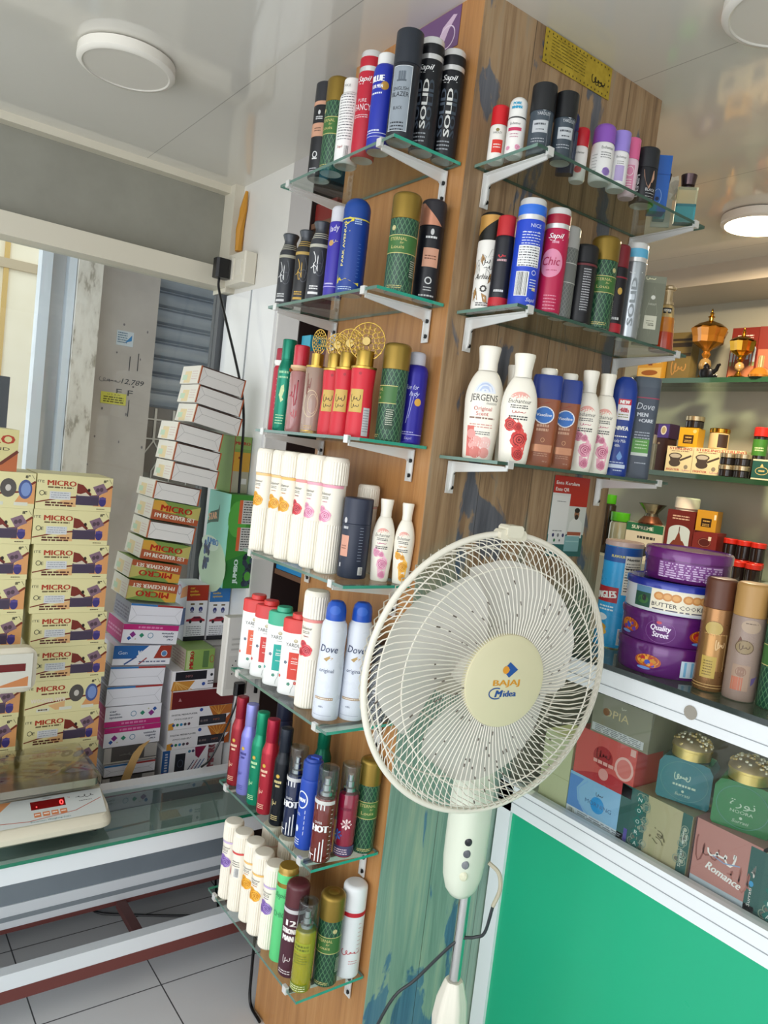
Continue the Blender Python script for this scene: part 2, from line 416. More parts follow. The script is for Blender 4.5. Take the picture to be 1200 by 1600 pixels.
def yardley(label,x,y,z,f,H,R,cc,lc,group='white flat talc bottles with coloured tops'):
    """flattened white talc bottle with coloured shoulder and round cap"""
    t=thing('talc_bottle',label,'talc bottle',(x,y,z),f,group); sy=.50; W=M('#f4f4f2',.35)
    p=[(0,0),(R*.95,0),(R,3),(R,H*.80)]; MB().lathe(p+[(R,H*.86)],W,36,sy,sq=2.6).build('body',t)
    # coloured shoulder, dipping towards the middle of the front
    n=36; rows=[]; top=[(R*1.012,H*.915),(R*.93,H*.932),(R*.6,H*.937)]; vs=[];fs=[]
    for j in range(4):
        for i in range(n):
            a=2*PI*i/n; e=(abs(math.cos(a))**2.6+abs(math.sin(a))**2.6)**(-1/2.6)
            if j==0: r,h=R*1.012,H*(.80-.035*math.cos(a)*(1 if math.cos(a)>0 else 0)+.012*math.sin(a))
            else: r,h=top[j-1]
            vs.append((r*e*math.sin(a),-r*e*sy*math.cos(a),h))
    for j in range(3):
        for i in range(n): k=(i+1)%n; fs.append((j*n+i,j*n+k,(j+1)*n+k,(j+1)*n+i))
    fs.append(tuple(range(3*n,4*n))); s=MB().add(vs,fs,M(cc,.35)); s.build('shoulder',t)
    MB().lathe([(R*.46,H*.937),(R*.5,H*.945),(R*.5,H*.985),(R*.46,H),(0,H)],M(cc,.3),26).build('cap',t)
    def fn(d):
        g='#b9ad86'; d.ell(0,H*.675,4.6,3.8,g); d.ell(0,H*.68,3,2.4,'#d9d1b4'); d.text('YARDLEY',0,H*.60,H*.046,'#5a5a58',w=R*1.2); d.lines(-7,7,H*.578,1,3,1.1,'#8a8a88',1)
        d.rect(-R*.34,R*.40,H*.20,H*.53,lc); d.text('London',1,H*.45,H*.026,WHITE,w=12,sh=.3); d.lines(-6,9,H*.425,2,4,1.7,WHITE,2); d.lines(-5,7,H*.33,1,4,1.2,WHITE,3)
        for q,(u,v,c) in enumerate(((-R*.52,H*.40,'#55677a'),(-R*.9,H*.22,lc),(-R*.2,H*.14,'#2f8a70'),(R*.2,H*.16,lc))):
            for k in range(5): d.ell(u+2.2*math.cos(k*1.26),v+2.2*math.sin(k*1.26),1.7,1.5,c,8)
        d.stroke([(-1,H*.03),(0,H*.08),(4,H*.13),(6,H*.2)],.6,'#6d7d74')
    decor(t,can_surf(p,sy,2.6),fn); return t
def havoc(d,H,R,c,word):
    g=c; d.ell(0,H*.52,4.2,4.2,'#d9b24a'); d.ring(0,H*.52,3,3,.6,'#8d6b1c'); d.lines(-8,9,H*.475,1,5,H*.026,g,4); d.lines(-4,6,H*.43,1,5,H*.022,g,6)
    d.scrawl(-3,H*.24,9,15,g,.9,3,3); d.lines(-8,8,H*.11,3,4,1.5,g,5)
def rollon(name,label,x,y,z,f,H,R,body,cap,fn=None,group=None,capdome=5,chf=.36):
    t=thing(name,label,'roll-on',(x,y,z),f,group); zb=H*(1-chf)
    p=[(0,0),(R*.85,0),(R*.95,2),(R,6),(R,zb-4),(R*.92,zb)]; MB().lathe(p,body).build('body',t)
    MB().lathe(dome(R*.98,zb,H,capdome),cap).build('cap',t); decor(t,can_surf(p),fn); return t
def carton(name,label,x,y,z,f,w,d,h,mats,fn=None,group=None,cat='box',tilt=None,sides=None,ht=None):
    """carton: x,y,z is the middle of the bottom of its front face"""
    t=thing(name,label,cat,(x,y,z),f,group,tilt)
    mb=MB(); m=mats if isinstance(mats,str) else None
    mb.box(-w/2,w/2,0,d,0,h,mats); mb.build('carton',t)
    if fn or sides:
        mb=MB()
        if fn: (fn(Pr(mb,flat_surf((0,0,0),(1,0,0),(0,0,1)),.25)),build_prints(mb,'label_print',t))
        if sides:
            for k,g in sides.items():
                mb=MB()
                S={'r':flat_surf((w/2,0,0),(0,1,0),(0,0,1)),'l':flat_surf((-w/2,d,0),(0,-1,0),(0,0,1)),'t':flat_surf((-w/2,0,h),(1,0,0),(0,1,0))}[k]
                g(Pr(mb,S,.25)); build_prints(mb,'side_print',t)
    return t
# ------------------------------------------------------------------ camera
cd=bpy.data.cameras.new('camera'); cam=bpy.data.objects.new('camera',cd); COL.objects.link(cam); SC.camera=cam
yaw,pit,rol=math.radians(53.23384387),math.radians(4.16212341),math.radians(6.63382094)
fw=Vector((-math.sin(yaw)*math.cos(pit),math.cos(yaw)*math.cos(pit),-math.sin(pit))); rt=Vector((math.cos(yaw),math.sin(yaw),0)); up=rt.cross(fw)
r2=math.cos(rol)*rt+math.sin(rol)*up; u2=-math.sin(rol)*rt+math.cos(rol)*up
mw=Matrix((r2,u2,-fw)).transposed().to_4x4(); mw.translation=(1.1528,-.9597,1.45); cam.matrix_world=mw
cd.sensor_fit='VERTICAL'; cd.sensor_height=36; cd.lens=36*1181.06/1600; cd.clip_start=.02
# ------------------------------------------------------------------ room surfaces
def tile_mat():
    m,t,b=nodes('floor_tiles'); o=objco(t); s=N(t,'ShaderNodeSeparateXYZ'); t.links.new(o,s.inputs[0]); gs=[]
    ids=[]
    for i,off in ((0,.63),(1,.484)):
        q=math_(t,'DIVIDE',math_(t,'ADD',s.outputs[i],off),.307); f=math_(t,'FRACT',q); ids.append(math_(t,'FLOOR',q))
        gs.append(math_(t,'LESS_THAN',math_(t,'SUBTRACT',.5,math_(t,'ABSOLUTE',math_(t,'SUBTRACT',f,.5))),.0055))
    g=math_(t,'MAXIMUM',*gs); n=noise(t,o,3,4); c=ramp(t,n,(.3,'#cfd1d4'),(.7,'#d8d9db'))
    t.links.new(mixc(t,g,c,'#3e3f42'),b.inputs['Base Color']); b.inputs['Roughness'].default_value=.28; return m
def oak_mat():
    m,t,b=nodes('light_oak_laminate'); o=objco(t)
    a=noise(t,mapping(t,o,(20,20,.9)),2.6,5,.6,.4); c=noise(t,mapping(t,o,(160,160,5)),2,3)
    k=math_(t,'ADD',math_(t,'MULTIPLY',a,.75),math_(t,'MULTIPLY',c,.25))
    t.links.new(ramp(t,k,(.3,'#99693e'),(.5,'#b07d4a'),(.7,'#bd8e5b')),b.inputs['Base Color']); b.inputs['Roughness'].default_value=.36; return m
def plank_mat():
    """laminate printed like old planks: worn brown boards with blue paint left on them, greener towards the bottom"""
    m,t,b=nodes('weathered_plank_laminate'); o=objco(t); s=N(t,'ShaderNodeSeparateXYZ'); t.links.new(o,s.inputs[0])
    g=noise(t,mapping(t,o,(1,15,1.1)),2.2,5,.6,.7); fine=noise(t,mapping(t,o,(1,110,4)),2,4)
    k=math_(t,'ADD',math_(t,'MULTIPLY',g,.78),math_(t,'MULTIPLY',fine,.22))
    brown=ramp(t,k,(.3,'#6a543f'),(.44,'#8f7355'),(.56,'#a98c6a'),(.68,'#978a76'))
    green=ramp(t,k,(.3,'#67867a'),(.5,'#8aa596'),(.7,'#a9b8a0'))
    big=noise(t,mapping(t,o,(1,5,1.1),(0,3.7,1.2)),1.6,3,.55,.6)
    hz=math_(t,'MULTIPLY',math_(t,'SUBTRACT',1.15,s.outputs[2]),1.5)     # more green towards the bottom, more brown towards the top
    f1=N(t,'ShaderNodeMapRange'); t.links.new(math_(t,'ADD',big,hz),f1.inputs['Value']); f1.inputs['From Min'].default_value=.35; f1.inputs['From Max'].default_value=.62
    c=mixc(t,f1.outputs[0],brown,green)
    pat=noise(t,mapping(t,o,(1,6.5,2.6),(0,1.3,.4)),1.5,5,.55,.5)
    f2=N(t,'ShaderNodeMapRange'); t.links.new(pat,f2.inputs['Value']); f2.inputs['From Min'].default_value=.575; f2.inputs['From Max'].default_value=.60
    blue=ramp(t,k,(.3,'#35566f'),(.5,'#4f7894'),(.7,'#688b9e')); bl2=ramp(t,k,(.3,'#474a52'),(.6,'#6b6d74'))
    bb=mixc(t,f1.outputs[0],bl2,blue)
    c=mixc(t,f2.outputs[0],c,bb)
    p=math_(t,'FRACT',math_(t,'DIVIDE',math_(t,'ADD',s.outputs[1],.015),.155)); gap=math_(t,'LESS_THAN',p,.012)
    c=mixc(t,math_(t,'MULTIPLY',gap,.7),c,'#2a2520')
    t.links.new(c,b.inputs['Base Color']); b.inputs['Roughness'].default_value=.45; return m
def ceil_mat():
    m,t,b=nodes('glossy_ceiling_panels'); o=objco(t); s=N(t,'ShaderNodeSeparateXYZ'); t.links.new(o,s.inputs[0])
    f=math_(t,'FRACT',math_(t,'DIVIDE',math_(t,'ADD',s.outputs[1],.142),.6)); g=math_(t,'LESS_THAN',f,.004)
    t.links.new(mixc(t,math_(t,'MULTIPLY',g,.6),'#dedbd2','#8a867e'),b.inputs['Base Color']); b.inputs['Roughness'].default_value=.07
    n=noise(t,o,1.4,2); bp=N(t,'ShaderNodeBump'); bp.inputs['Strength'].default_value=.05; bp.inputs['Distance'].default_value=.02; t.links.new(n,bp.inputs['Height']); t.links.new(bp.outputs[0],b.inputs['Normal'])
    b.inputs['Specular IOR Level'].default_value=1.0; b.inputs['IOR'].default_value=1.62; return m
def wall_mat(h1,h2,rough=.5,sc=2.5):
    m,t,b=nodes('painted_wall'); o=objco(t); n=noise(t,o,sc,5,.6); t.links.new(ramp(t,n,(.35,h1),(.65,h2)),b.inputs['Base Color']); b.inputs['Roughness'].default_value=rough; return m
def slab(name,x0,x1,y0,y1,z0,z1,m): return struct(name,MB().box(x0*1e3,x1*1e3,y0*1e3,y1*1e3,z0*1e3,z1*1e3,m))
WP=wall_mat('#dedcd6','#e6e4de',.25)
slab('floor',-1.55,3.2,-3.2,2.3,-.05,0,tile_mat())
slab('ceiling',-1.55,3.2,-3.2,1.8,2.35,2.42,ceil_mat())
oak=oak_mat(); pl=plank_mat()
mb=MB().box(-440,-1.5,0,570,0,2350,oak); struct('wall_pillar',mb)
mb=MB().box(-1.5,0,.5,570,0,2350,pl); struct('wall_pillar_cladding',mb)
slab('wall_left_return',-1.5,-1.09,.2,.24,0,2.35,WP)
slab('trim_1',-1.09,-.95,.2,.6,0,2.35,wall_mat('#b3afad','#bab6b3',.5))
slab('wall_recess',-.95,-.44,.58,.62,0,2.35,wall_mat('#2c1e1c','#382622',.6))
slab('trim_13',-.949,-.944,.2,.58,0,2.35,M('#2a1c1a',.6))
slab('wall_rear',-2.0,3.2,2.1,2.2,0,2.42,wall_mat('#b9b7a4','#c2bfad',.45))
mb=MB().box(-2000,3200,1800,2100,2270,2420,wall_mat('#c6bba8','#cdc2b0',.3)); struct('trim_2',mb)
slab('wall_right',2.6,2.7,.4,2.3,0,2.42,WP)
# brighter gloss panel low on the return wall
slab('trim_3',-1.49,-1.10,.19,.2,0,1.965,wall_mat('#eceeef','#f2f3f3',.12))
slab('trim_4',-1.288,-1.282,.187,.19,0,1.965,M('#a9adb0',.4))
# --- shop window: frosted top band in a cream frame, clear pane below
FR=M('#d6d0bf',.4)
slab('trim_5',-1.56,-1.49,-3.2,.2,2.325,2.35,FR); slab('trim_6',-1.56,-1.46,-3.2,.2,1.985,2.055,FR); slab('trim_7',-1.56,-1.45,.165,.2,1.97,2.35,FR)
slab('window_2',-1.545,-1.535,-3.2,.17,2.05,2.33,wall_mat('#8e8d83','#98978c',.25,4))
slab('window_1',-1.536,-1.53,-3.2,.17,.0,1.99,thin_glass('#fbfdfd',.55,.0))
slab('trim_8',-1.56,-1.50,.17,.2,0,1.985,M('#55585c',.4))
# --- outside
def shutter_mat():
    m,t,b=nodes('roller_shutter'); o=objco(t); n=noise(t,mapping(t,o,(1,1,8)),2,4); t.links.new(ramp(t,n,(.35,'#7d8a9a'),(.65,'#95a0ad')),b.inputs['Base Color']); b.inputs['Roughness'].default_value=.45; b.inputs['Metallic'].default_value=.2; return m
mb=MB(); sm=shutter_mat(); z=1565
prof=[]
while z<2700: prof+=[(0,z),(-22,z+12),(-30,z+40),(-22,z+68),(0,z+80)]; z+=84
vs=[];fs=[]
for x,zz in prof: vs+=[(-2700-x*.9,280,zz),(-2700-x*.9,1500,zz)]
fs=[(2*i,2*i+1,2*i+3,2*i+2) for i in range(len(prof)-1)]
mb.add(vs,fs,sm); tag(mb.build('roller_shutter'),'blue grey ribbed roller shutter across the lane outside the window','shutter')
mb=MB().box(-2740,-2700,280,1500,0,1565,wall_mat('#6f6c6a','#7c7977',.6)); g=M('#c4c8cc',.4,.5)
S=flat_surf((-2694,0,0),(0,1,0),(0,0,1)); d=Pr(mb,S,1)
for k in range(9): d.stroke([(300+k*95,900),(300+k*95,1240),(345+k*95,1320),(300+k*95,1390),(300+k*95,1560)],7,g); d.stroke([(345+k*95,1320),(390+k*95,1390),(390+k*95,1560)],7,g)
for v in (960,1150,1400,1500): d.rect(280,1500,v,v+7,g)
tag(mb.build('grille_gate'),'grey metal lattice gate below the roller shutter outside','gate')
conc=wall_mat('#b7b1ad','#c9c4bf',.85,3)
mb=MB().box(-2660,-2600,20,322,0,2600,conc); S=flat_surf((-2599,0,0),(0,1,0),(0,0,1)); d=Pr(mb,S,1)
ink='#4c5058'
d.text('12,789',230,1655,26,ink,w=110,sh=.2); d.text('E F',195,1600,28,ink,w=80); d.scrawl(120,1662,90,20,'#7d7d80',3,4); d.rect(218,222,1500,1580,ink); d.rect(205,209,1720,1790,ink); d.rect(245,249,1725,1810,ink)
for k in range(12): d.ell(50+k*23%260,1250+(k*137)%700,3+k%3,5+k%4,'#77757a',7)
o=mb.build('wall_outside'); o['kind']='structure'
def notice(name,label,y0,y1,z0,z1,bg,fn):
    mb=MB().box(-2599.5,-2597,y0,y1,z0,z1,bg); fn(Pr(mb,flat_surf((-2597,y0,z0),(0,1,0),(0,0,1)),.6)); tag(mb.build(name),label,'notice')
notice('paper_notice','small pale blue notice stuck high on the grey wall outside',135,215,1835,1905,'#cfdbe4',lambda d:(d.lines(5,50,62,5,11,5,'#5b7d99',1),d.poly([(40,15),(72,28),(72,55)],'#2f86c8')))
notice('paper_notice','yellow printed notice stuck on the grey wall outside',85,205,1550,1605,'#d6d35a',lambda d:(d.text('U S A N',60,42,8,'#5c5a20',w=60),d.lines(12,108,36,3,11,6,'#6a6826',2)))
def peel():
    m,t,b=nodes('peeling_paint'); o=objco(t); n=noise(t,mapping(t,o,(6,6,2.2)),3,6,.65); t.links.new(ramp(t,n,(.45,'#ece8df'),(.56,'#ded9cf'),(.60,'#b9b3a6'),(.70,'#a09a8c')),b.inputs['Base Color']); b.inputs['Roughness'].default_value=.8; return m
slab('trim_9',-2.66,-2.50,-.085,.022,0,2.6,peel())
alu=M('#e2ebf4',.4)
slab('trim_10',-2.62,-2.52,-.12,-.088,0,2.6,alu); slab('trim_11',-2.6,-2.52,-.235,-.19,0,2.6,alu); slab('trim_12',-2.6,-2.58,-.19,-.12,0,2.6,wall_mat('#cbc8c6','#d6d3d0',.6))
mb=MB().box(-4600,-4400,-1800,600,0,4200,wall_mat('#e9e0c4','#f1e9d0',.8)); mb.box(-4420,-4380,-1800,600,2380,2440,M('#b9a98a',.7)); mb.box(-4420,-4385,-90,-60,0,4200,M('#c9a860',.6))
tag(mb.build('house_wall'),'sunlit cream house wall with a yellow pipe across the lane','building')
slab('ground_outside',-6,-1.56,-4,3,-.12,-.05,wall_mat('#a39c92','#b5aea3',.9))
slab('shade_roof_outside',-3.1,-1.56,-.6,3,2.62,2.68,M('#9a958d',.8))  # unseen roof, added to keep the wall outside in shade
tag(MB().box(-1930,-1900,-700,-432,-50,1580,M('#2b2f36',.5)).build('dark_board'),'dark board outside the window at the left border above the cream boxes','board')
# ------------------------------------------------------------------ lamps on the ceiling
def ceil_lamp(label,x,y,lit):
    t=thing('ceiling_lamp',label,'ceiling light',(x,y,2.35))
    MB().lathe([(0,-1),(108,-1),(115,-4),(116,-26),(110,-32),(103,-33)],M('#e9e5db',.35),48).build('housing',t)
    MB().lathe([(103,-32.5),(100,-30),(0,-30)][::-1],M('#fff1d2',.5,emit=9) if lit else M('#d9d5cb',.3),48).build('diffuser',t)
ceil_lamp('round white ceiling lamp, unlit, above the window counter',-.845,-.41,False)
ceil_lamp('round white ceiling lamp, lit, over the back display wall',-.19,1.40,True)
ceil_lamp('pale round disc on the ceiling at the upper right corner above the pillar',.385,.39,False)  # plain pale disc for a faint circle on the ceiling
# ------------------------------------------------------------------ glass shelves on the pillar
GLASS=thin_glass('#f3f8f5',.8,.015); EDGE=(M('#5c7b70',.12,0,.5),M('#2f9f86',.12,0,.5)); EDGE2=(M('#6d8a7e',.12,0,.5),M('#35564a',.12,0,.5))
def shelf(label,x0,x1,y0,y1,z,side,edge):
    t=thing('glass_shelf',label,'shelf',((x0+x1)/2,(y0+y1)/2,z-.008),0,'glass wall shelves')
    w,d=(x1-x0)*500,(y1-y0)*500; P=MB(); a,b=2,8
    P.add([(-w,-d,b),(w,-d,b),(w,d,b),(-w,d,b)],[(0,1,2,3)],GLASS); P.add([(-w,-d,a),(w,-d,a),(w,d,a),(-w,d,a)],[(3,2,1,0)],GLASS)
    P.add([(-w,-d,a),(w,-d,a),(w,d,a),(-w,d,a),(-w,-d,b),(w,-d,b),(w,d,b),(-w,d,b)],[(0,1,5,4),(2,3,7,6)],edge[0]); P.add(P.v[-8:],[(1,2,6,5),(3,0,4,7)],edge[1]); P.build('pane',t)
    WM=M('#e2e2df',.3,.3); n=(w-45,-w+35) if side=='l' else (d-32,-d+34)
    for c in n:
        q=MB(); L=2*d-6 if side=='l' else 2*w-6
        F=(lambda u,v,h:(c+v,d-u,h)) if side=='l' else (lambda u,v,h:(-w+u,c+v,h))
        def prism(poly,v0,v1): q.add([F(u,v0,h) for u,h in poly]+[F(u,v1,h) for u,h in poly],[tuple(range(len(poly)))[::-1],tuple(range(len(poly),2*len(poly)))]+[(i,(i+1)%len(poly),(i+1)%len(poly)+len(poly),i+len(poly)) for i in range(len(poly))],WM)
        prism([(.5,-1),(.5,-62),(3,-62),(9,-50),(9,-26),(14,-22),(L,-9),(L,-1)],-1.6,1.6); prism([(.5,-1),(.5,-66),(3,-66),(3,-1)],-10,10); prism([(.5,-1),(L,-1),(L,-3),(.5,-3)],-9,9)
        prism([(L+1,-4),(L+8,-4),(L+8,11),(L+1,11)],-7,7)
        br=q.build('bracket',t)
        for h in (-24,-54): MB().tube([F(3,4,h),F(6,4,h)],4.2,BLACK,10).build('screw',br)
ZL=(2.03,1.76,1.48,1.20,.915,.64,.37); OR=('topmost','second','third','fourth','fifth','sixth','lowest')
for z,o in zip(ZL,OR): shelf(f'{o} glass shelf from the top on the light wood side of the pillar',-.44,-.012,-.165,-.003,z,'l',EDGE)
ZR=(2.03,1.75,1.466)
for z,o in zip(ZR,('topmost','middle','lowest')): shelf(f'{o} of three glass shelves on the weathered plank side of the pillar',.002,.165,.021,.558,z,'r',EDGE2)
# ------------------------------------------------------------------ notices on the pillar
def flat(name,label,cat,loc,axis,w,h,bg,fn,th=1.2):
    """sheet of card on a wall: axis 'x' hangs on a plane facing +x (runs along y), 'y' on a plane facing -y (runs along x)"""
    t=MB().box(0,w,-th,0,0,h,bg); fn(Pr(t,flat_surf((0,-th,0),(1,0,0),(0,0,1)),.2)); return tag(t.build(name,None,loc,(0,0,PI/2 if axis=='x' else 0)),label,cat)
def yn(d):
    k='#4d4210'
    for i in range(17): d.ell(9+i*12,61,1.7,2.4,k,6); d.ell(9+i*12,5,1.7,2.4,k,6)
    for i in range(4): d.ell(6,14+i*12,1.7,2.4,k,6); d.ell(206,14+i*12,1.7,2.4,k,6)
    d.lines(20,128,56,7,6.2,1.4,'#6e6018',4); d.scrawl(172,24,40,16,'#1f1b0c',2.2,8,4); d.scrawl(175,20,30,12,'#1f1b0c',1.8,2,3)
flat('notice_sign','yellow notice with dotted border and calligraphy at the top of the plank side','notice',(.0015,.166,2.281),'x',214,67,mottled('#a58c22','#b79d2d',.02,.6),yn)
def pn(d):
    d.poly([(110,0),(128,0),(150,40),(172,62),(160,66),(130,50)],'#cdb4c8'); d.ring(146,26,24,22,2.4,'#dccbdb'); d.scrawl(108,22,10,26,'#e3d5e3',1.6,4,3)
flat('poster','purple poster at the top of the light wood side beside the tall cans','poster',(-.25,-.0005,2.27),'y',182,78,'#6f4f78',pn)
def qr(d):
    d.rect(0,124,118,186,'#b9281c'); d.rect(0,62,30,146,'#dfe0da'); d.rect(62,124,52,118,'#d3d6ce'); d.rect(0,124,0,50,'#2d6a66')
    d.text('Ente Keralam',8,166,8.5,WHITE,al='l',w=80,bold=.02); d.text('Ente QR',8,151,8.5,WHITE,al='l',w=46,bold=.02)
    d.rect(2,60,28,140,'#e6e6e1'); d.lines(18,48,128,1,3,1.6,'#777',1); d.lines(14,48,60,1,3,2,'#777',2)
    for u,c in ((18,'#3c3a68'),(35,'#8a8a8a'),(52,'#3c3a68')): d.ell(u,49,4,4.5,c,10)
    d.ell(24,37,3.5,4,'#2f7a45',10); d.ell(42,37,2.5,3,'#666',10)
    # flat printed picture of a man with folded arms
    d.poly([(66,44),(70,80),(82,90),(102,90),(114,80),(118,44)],'#e2e3dc'); d.ell(92,100,9,12,'#9a6a4c',16); d.ell(92,93,7,6,'#2a1e18',12); d.ell(92,109,9.5,6,'#1d1613',14); d.rect(66,114,50,58,'#a8583c'); d.rect(60,112,12,48,'#86b5b6'); d.rect(64,110,34,37,'#a6cccb'); d.rect(4,34,10,18,'#dfe0da')
flat('payment_sign','red and white payment notice with a man in a white shirt on the plank side','notice',(.0015,.369,1.268),'x',122,186,'#2d6a66',qr)
# ------------------------------------------------------------------ electrics by the window
t=thing('switch_box','cream switch box on the white wall above the window corner','switch box',(-1.36,.2,1.985))
MB().box(-75,75,-48,-1,0,105,M('#dcd6c6',.4),bev=5).build('box',t); mb=MB().box(-66,-8,-51,-48,15,90,M('#e6e1d3',.35)); mb.box(12,58,-50,-48,25,80,M('#e2dccd',.35)); mb.build('faceplate',t)
t=thing('power_plug','black plug with a long black cable beside the switch box','plug',(-1.40,.12,2.02))
MB().box(-22,22,-25,28,-18,48,BLACK,bev=8).build('plug',t)
mb=MB(); P=[(0,-5,-15),(8,-4,-60),(75,6,-175),(160,12,-300),(236,15,-420),(268,16,-520),(276,16,-640),(284,16,-745)]; mb.tube(smooth(P),4.5,BLACK); mb.build('cable',t)
mb=MB(); mb.tube([(0,0,0),(-14,0,-60),(-25,0,-130),(-22,0,-205)],[5,13,15,13],M('#c58a2a',.5),8); tag(mb.build('cable_sleeve',None,(-1.40,.187,2.32)),'orange cable sleeve hanging in the top corner by the window frame','cable')
t=thing('socket_board','white switchboard with sockets hanging beside the box stacks','socket board',(-.96,.075,.665))
W=M('#e4e1da',.4); MB().box(2,40,-24,62,0,245,W,bev=4).build('board',t)
mb=MB(); d=Pr(mb,flat_surf((40,-24,0),(0,1,0),(0,0,1)),.3); d.rect(12,66,20,125,'#d9d6cf')
for u,v in ((28,95),(46,95),(37,108),(28,68),(46,68),(56,82)): d.ell(u,v,2.2,2.6,'#2a2a2a',8)
d.rect(14,64,135,185,'#dedbd4'); [d.rect(18,60,v,v+6,'#c2bfb8') for v in (142,158,174)]; mb.build('socket_face',t)
t=thing('power_plug','black plug and thin cable in the lower socket of the switchboard','plug',(-.9185,.103,.685))
MB().box(0,24,-16,16,-16,22,BLACK,bev=5).build('plug',t); mb=MB(); mb.tube(smooth([(14,-2,-15),(12,-10,-60),(8,-40,-150),(4,-70,-215),(0,-95,-238)]),3,BLACK); mb.build('cable',t)
mb=MB(); mb.tube([(0,0,0),(-3,2,-110),(0,3,-240)],6,BLACK); tag(mb.build('black_cord',None,(-.92,.165,.905)),'short thick black cable running down behind the switchboard','cable')
mb=MB(); mb.tube([*smooth([(0,-4,330),(-16,-6,210),(-20,-4,90),(-6,-6,10),(60,-12,6)])],4,BLACK); tag(mb.build('floor_cable',None,(-.447,0,0)),'black cable at the foot of the light wood pillar','cable')
# ------------------------------------------------------------------ window counter: low glass topped display table
ALU=M('#e4e9ee',.35); RED=M('#6e3a36',.55)
t=thing('display_table','low white framed display table with a green edged glass top','table',(-.77,-1.3,0))
y0,y1=-1100,1470
def bx(n,*a,m=ALU,**k): return MB().box(*a,m,**k).build(n,t)
P=MB(); x0,x1=-150,142
P.add([(x0,y0,430),(x1,y0,430),(x1,y1,430),(x0,y1,430)],[(0,1,2,3)],thin_glass('#d6e6e0',1.8,.02)); P.add([(x1,y0,421),(x1,y1,421),(x1,y1,430),(x1,y0,430)],[(0,1,2,3)],M('#1f7a5e',.12,0,.5)); P.build('glass_top',t)
bx('top_rail',108,132,y0,y1,372,420); bx('lower_rail',100,130,y0,y1,108,148); bx('rear_rail',-130,-105,y0,y1,108,172); bx('rear_panel',-128,-108,y0,y1,172,420,m=wall_mat('#7d8790','#89939b',.4)); bx('brightening_board',-104,106,y0,y1,376,381,m=M('#b3bbbc',.35)); bx('rear_rail',-160,-118,y0,y1,400,440)  # pale board below the glass is added to brighten the view through it
bx('steel_frame',100,130,y0,y1,76,107.5,m=RED); bx('steel_frame',-130,-105,y0,y1,95,107.5,m=RED); bx('rail_groove',-104.8,-103.8,y0,y1,128,141,m=M('#8b949b',.5))
for yy in (1070,520,-100): bx('crossbar',-104.5,99.5,yy,yy+26,88,106,m=M('#5f3835',.55))
for yy in (1425,300,-1000):
    for xx in (102,-130): bx('leg',xx,xx+26,yy,yy+26,0,75.5,m=RED)
mb=MB(); P=[(-1.12,-.30,.004),(-1.035,-.256,.004),(-.993,-.232,.004),(-.955,-.17,.004),(-.881,-.031,.004),(-.855,.044,.004),(-.861,.084,.004),(-.94,.11,.03),(-1.0,.13,.12),(-1.02,.15,.25)]; mb.tube([c*1000 for c in smooth(P)],3.5,BLACK); tag(mb.build('floor_cable'),'black cable lying on the tiles under the display table','cable')
mb=MB().box(-1490,-935,-2400,190,296,334,wall_mat('#c6cbd0','#d0d4d8',.4)).box(-1490,-1440,-2400,190,0,296,wall_mat('#c6cbd0','#d0d4d8',.4)); tag(mb.build('stock_ledge'),'low pale ledge behind the display table carrying the box stacks','ledge')
# ------------------------------------------------------------------ weighing scale on the table
t=thing('weighing_scale','electronic weighing scale with red digits and a dusty clear cover','scale',(-.80,-.475,.4305))
IV=M('#ddd6c2',.4)
mb=MB()
def rr(x0,x1,y0,y1,r,n=5):
    P=[]
    for cx,cy,a in ((x1-r,y1-r,0),(x0+r,y1-r,90),(x0+r,y0+r,180),(x1-r,y0+r,270)):
        for i in range(n+1): w=math.radians(a+90*i/n); P.append((cx+r*math.cos(w),cy+r*math.sin(w)))
    return P
def loft(mb,secs,m):
    n=len(secs[0][0]); vs=[]
    for P,zf in secs: vs+=[(x,y,zf(x,y)) for x,y in P]
    fs=[(j*n+i,j*n+(i+1)%n,(j+1)*n+(i+1)%n,(j+1)*n+i) for j in range(len(secs)-1) for i in range(n)]+[tuple(range(n))[::-1],tuple(range((len(secs)-1)*n,len(secs)*n))]
    mb.add(vs,fs,m)
zt=lambda x,y: 98-max(0,(x-20))*.50
loft(mb,[(rr(-84,120,-150,140,30),lambda x,y:12),(rr(-84,133,-155,146,32),lambda x,y:22),(rr(-125,133,-155,146,32),lambda x,y:min(34,zt(x,y)-6)),(rr(-118,122,-148,138,30),zt)],IV); mb.build('body',t)
for sx,sy in ((-70,-120),(-70,110),(90,-120),(90,110)): MB().lathe([(0,0),(12,0),(12,13),(0,13)],BLACK,12,x=sx,y=sy).build('foot',t)
mb=MB(); S=flat_surf((118,-140,50.5),(0,1,0),(-.894,0,.447)); d=Pr(mb,S,.8)
d.rect(6,270,4,78,'#c9cdca'); d.poly([(6,78),(6,30),(60,78)],'#c88a5a'); d.stroke([(6,22),(90,14),(200,24),(266,50)],2,'#b06a5c'); d.rect(100,180,44,68,'#4a1212'); d.rect(100,180,44,68,M('#7a1414',.15)); d.text('0',171,48,15,M('#ff3a3a',.4,emit=3),bold=.01)
d.ell(113,52,1.8,1.8,M('#ff4a4a',.4,emit=2),8); d.text('kg',190,64,4,'#b04030'); d.text('WEIGHT',140,71,4,'#6a6a6a')
for i in range(4): d.rect(104+i*20,120+i*20,22,35,M('#c97a4e',.4)); d.lines(106+i*20,118+i*20,31,1,3,3,WHITE,i)
d.scrawl(228,62,44,9,'#3a3a3a',1.2,6,3); d.lines(212,244,50,1,3,2,'#777',3); d.text('Electronic Weighing Scale',140,9,4.5,'#2a7a7a',w=92); mb.build('control_panel',t)
mb=MB(); CL=thin_glass('#efeae3',2.6,.05)
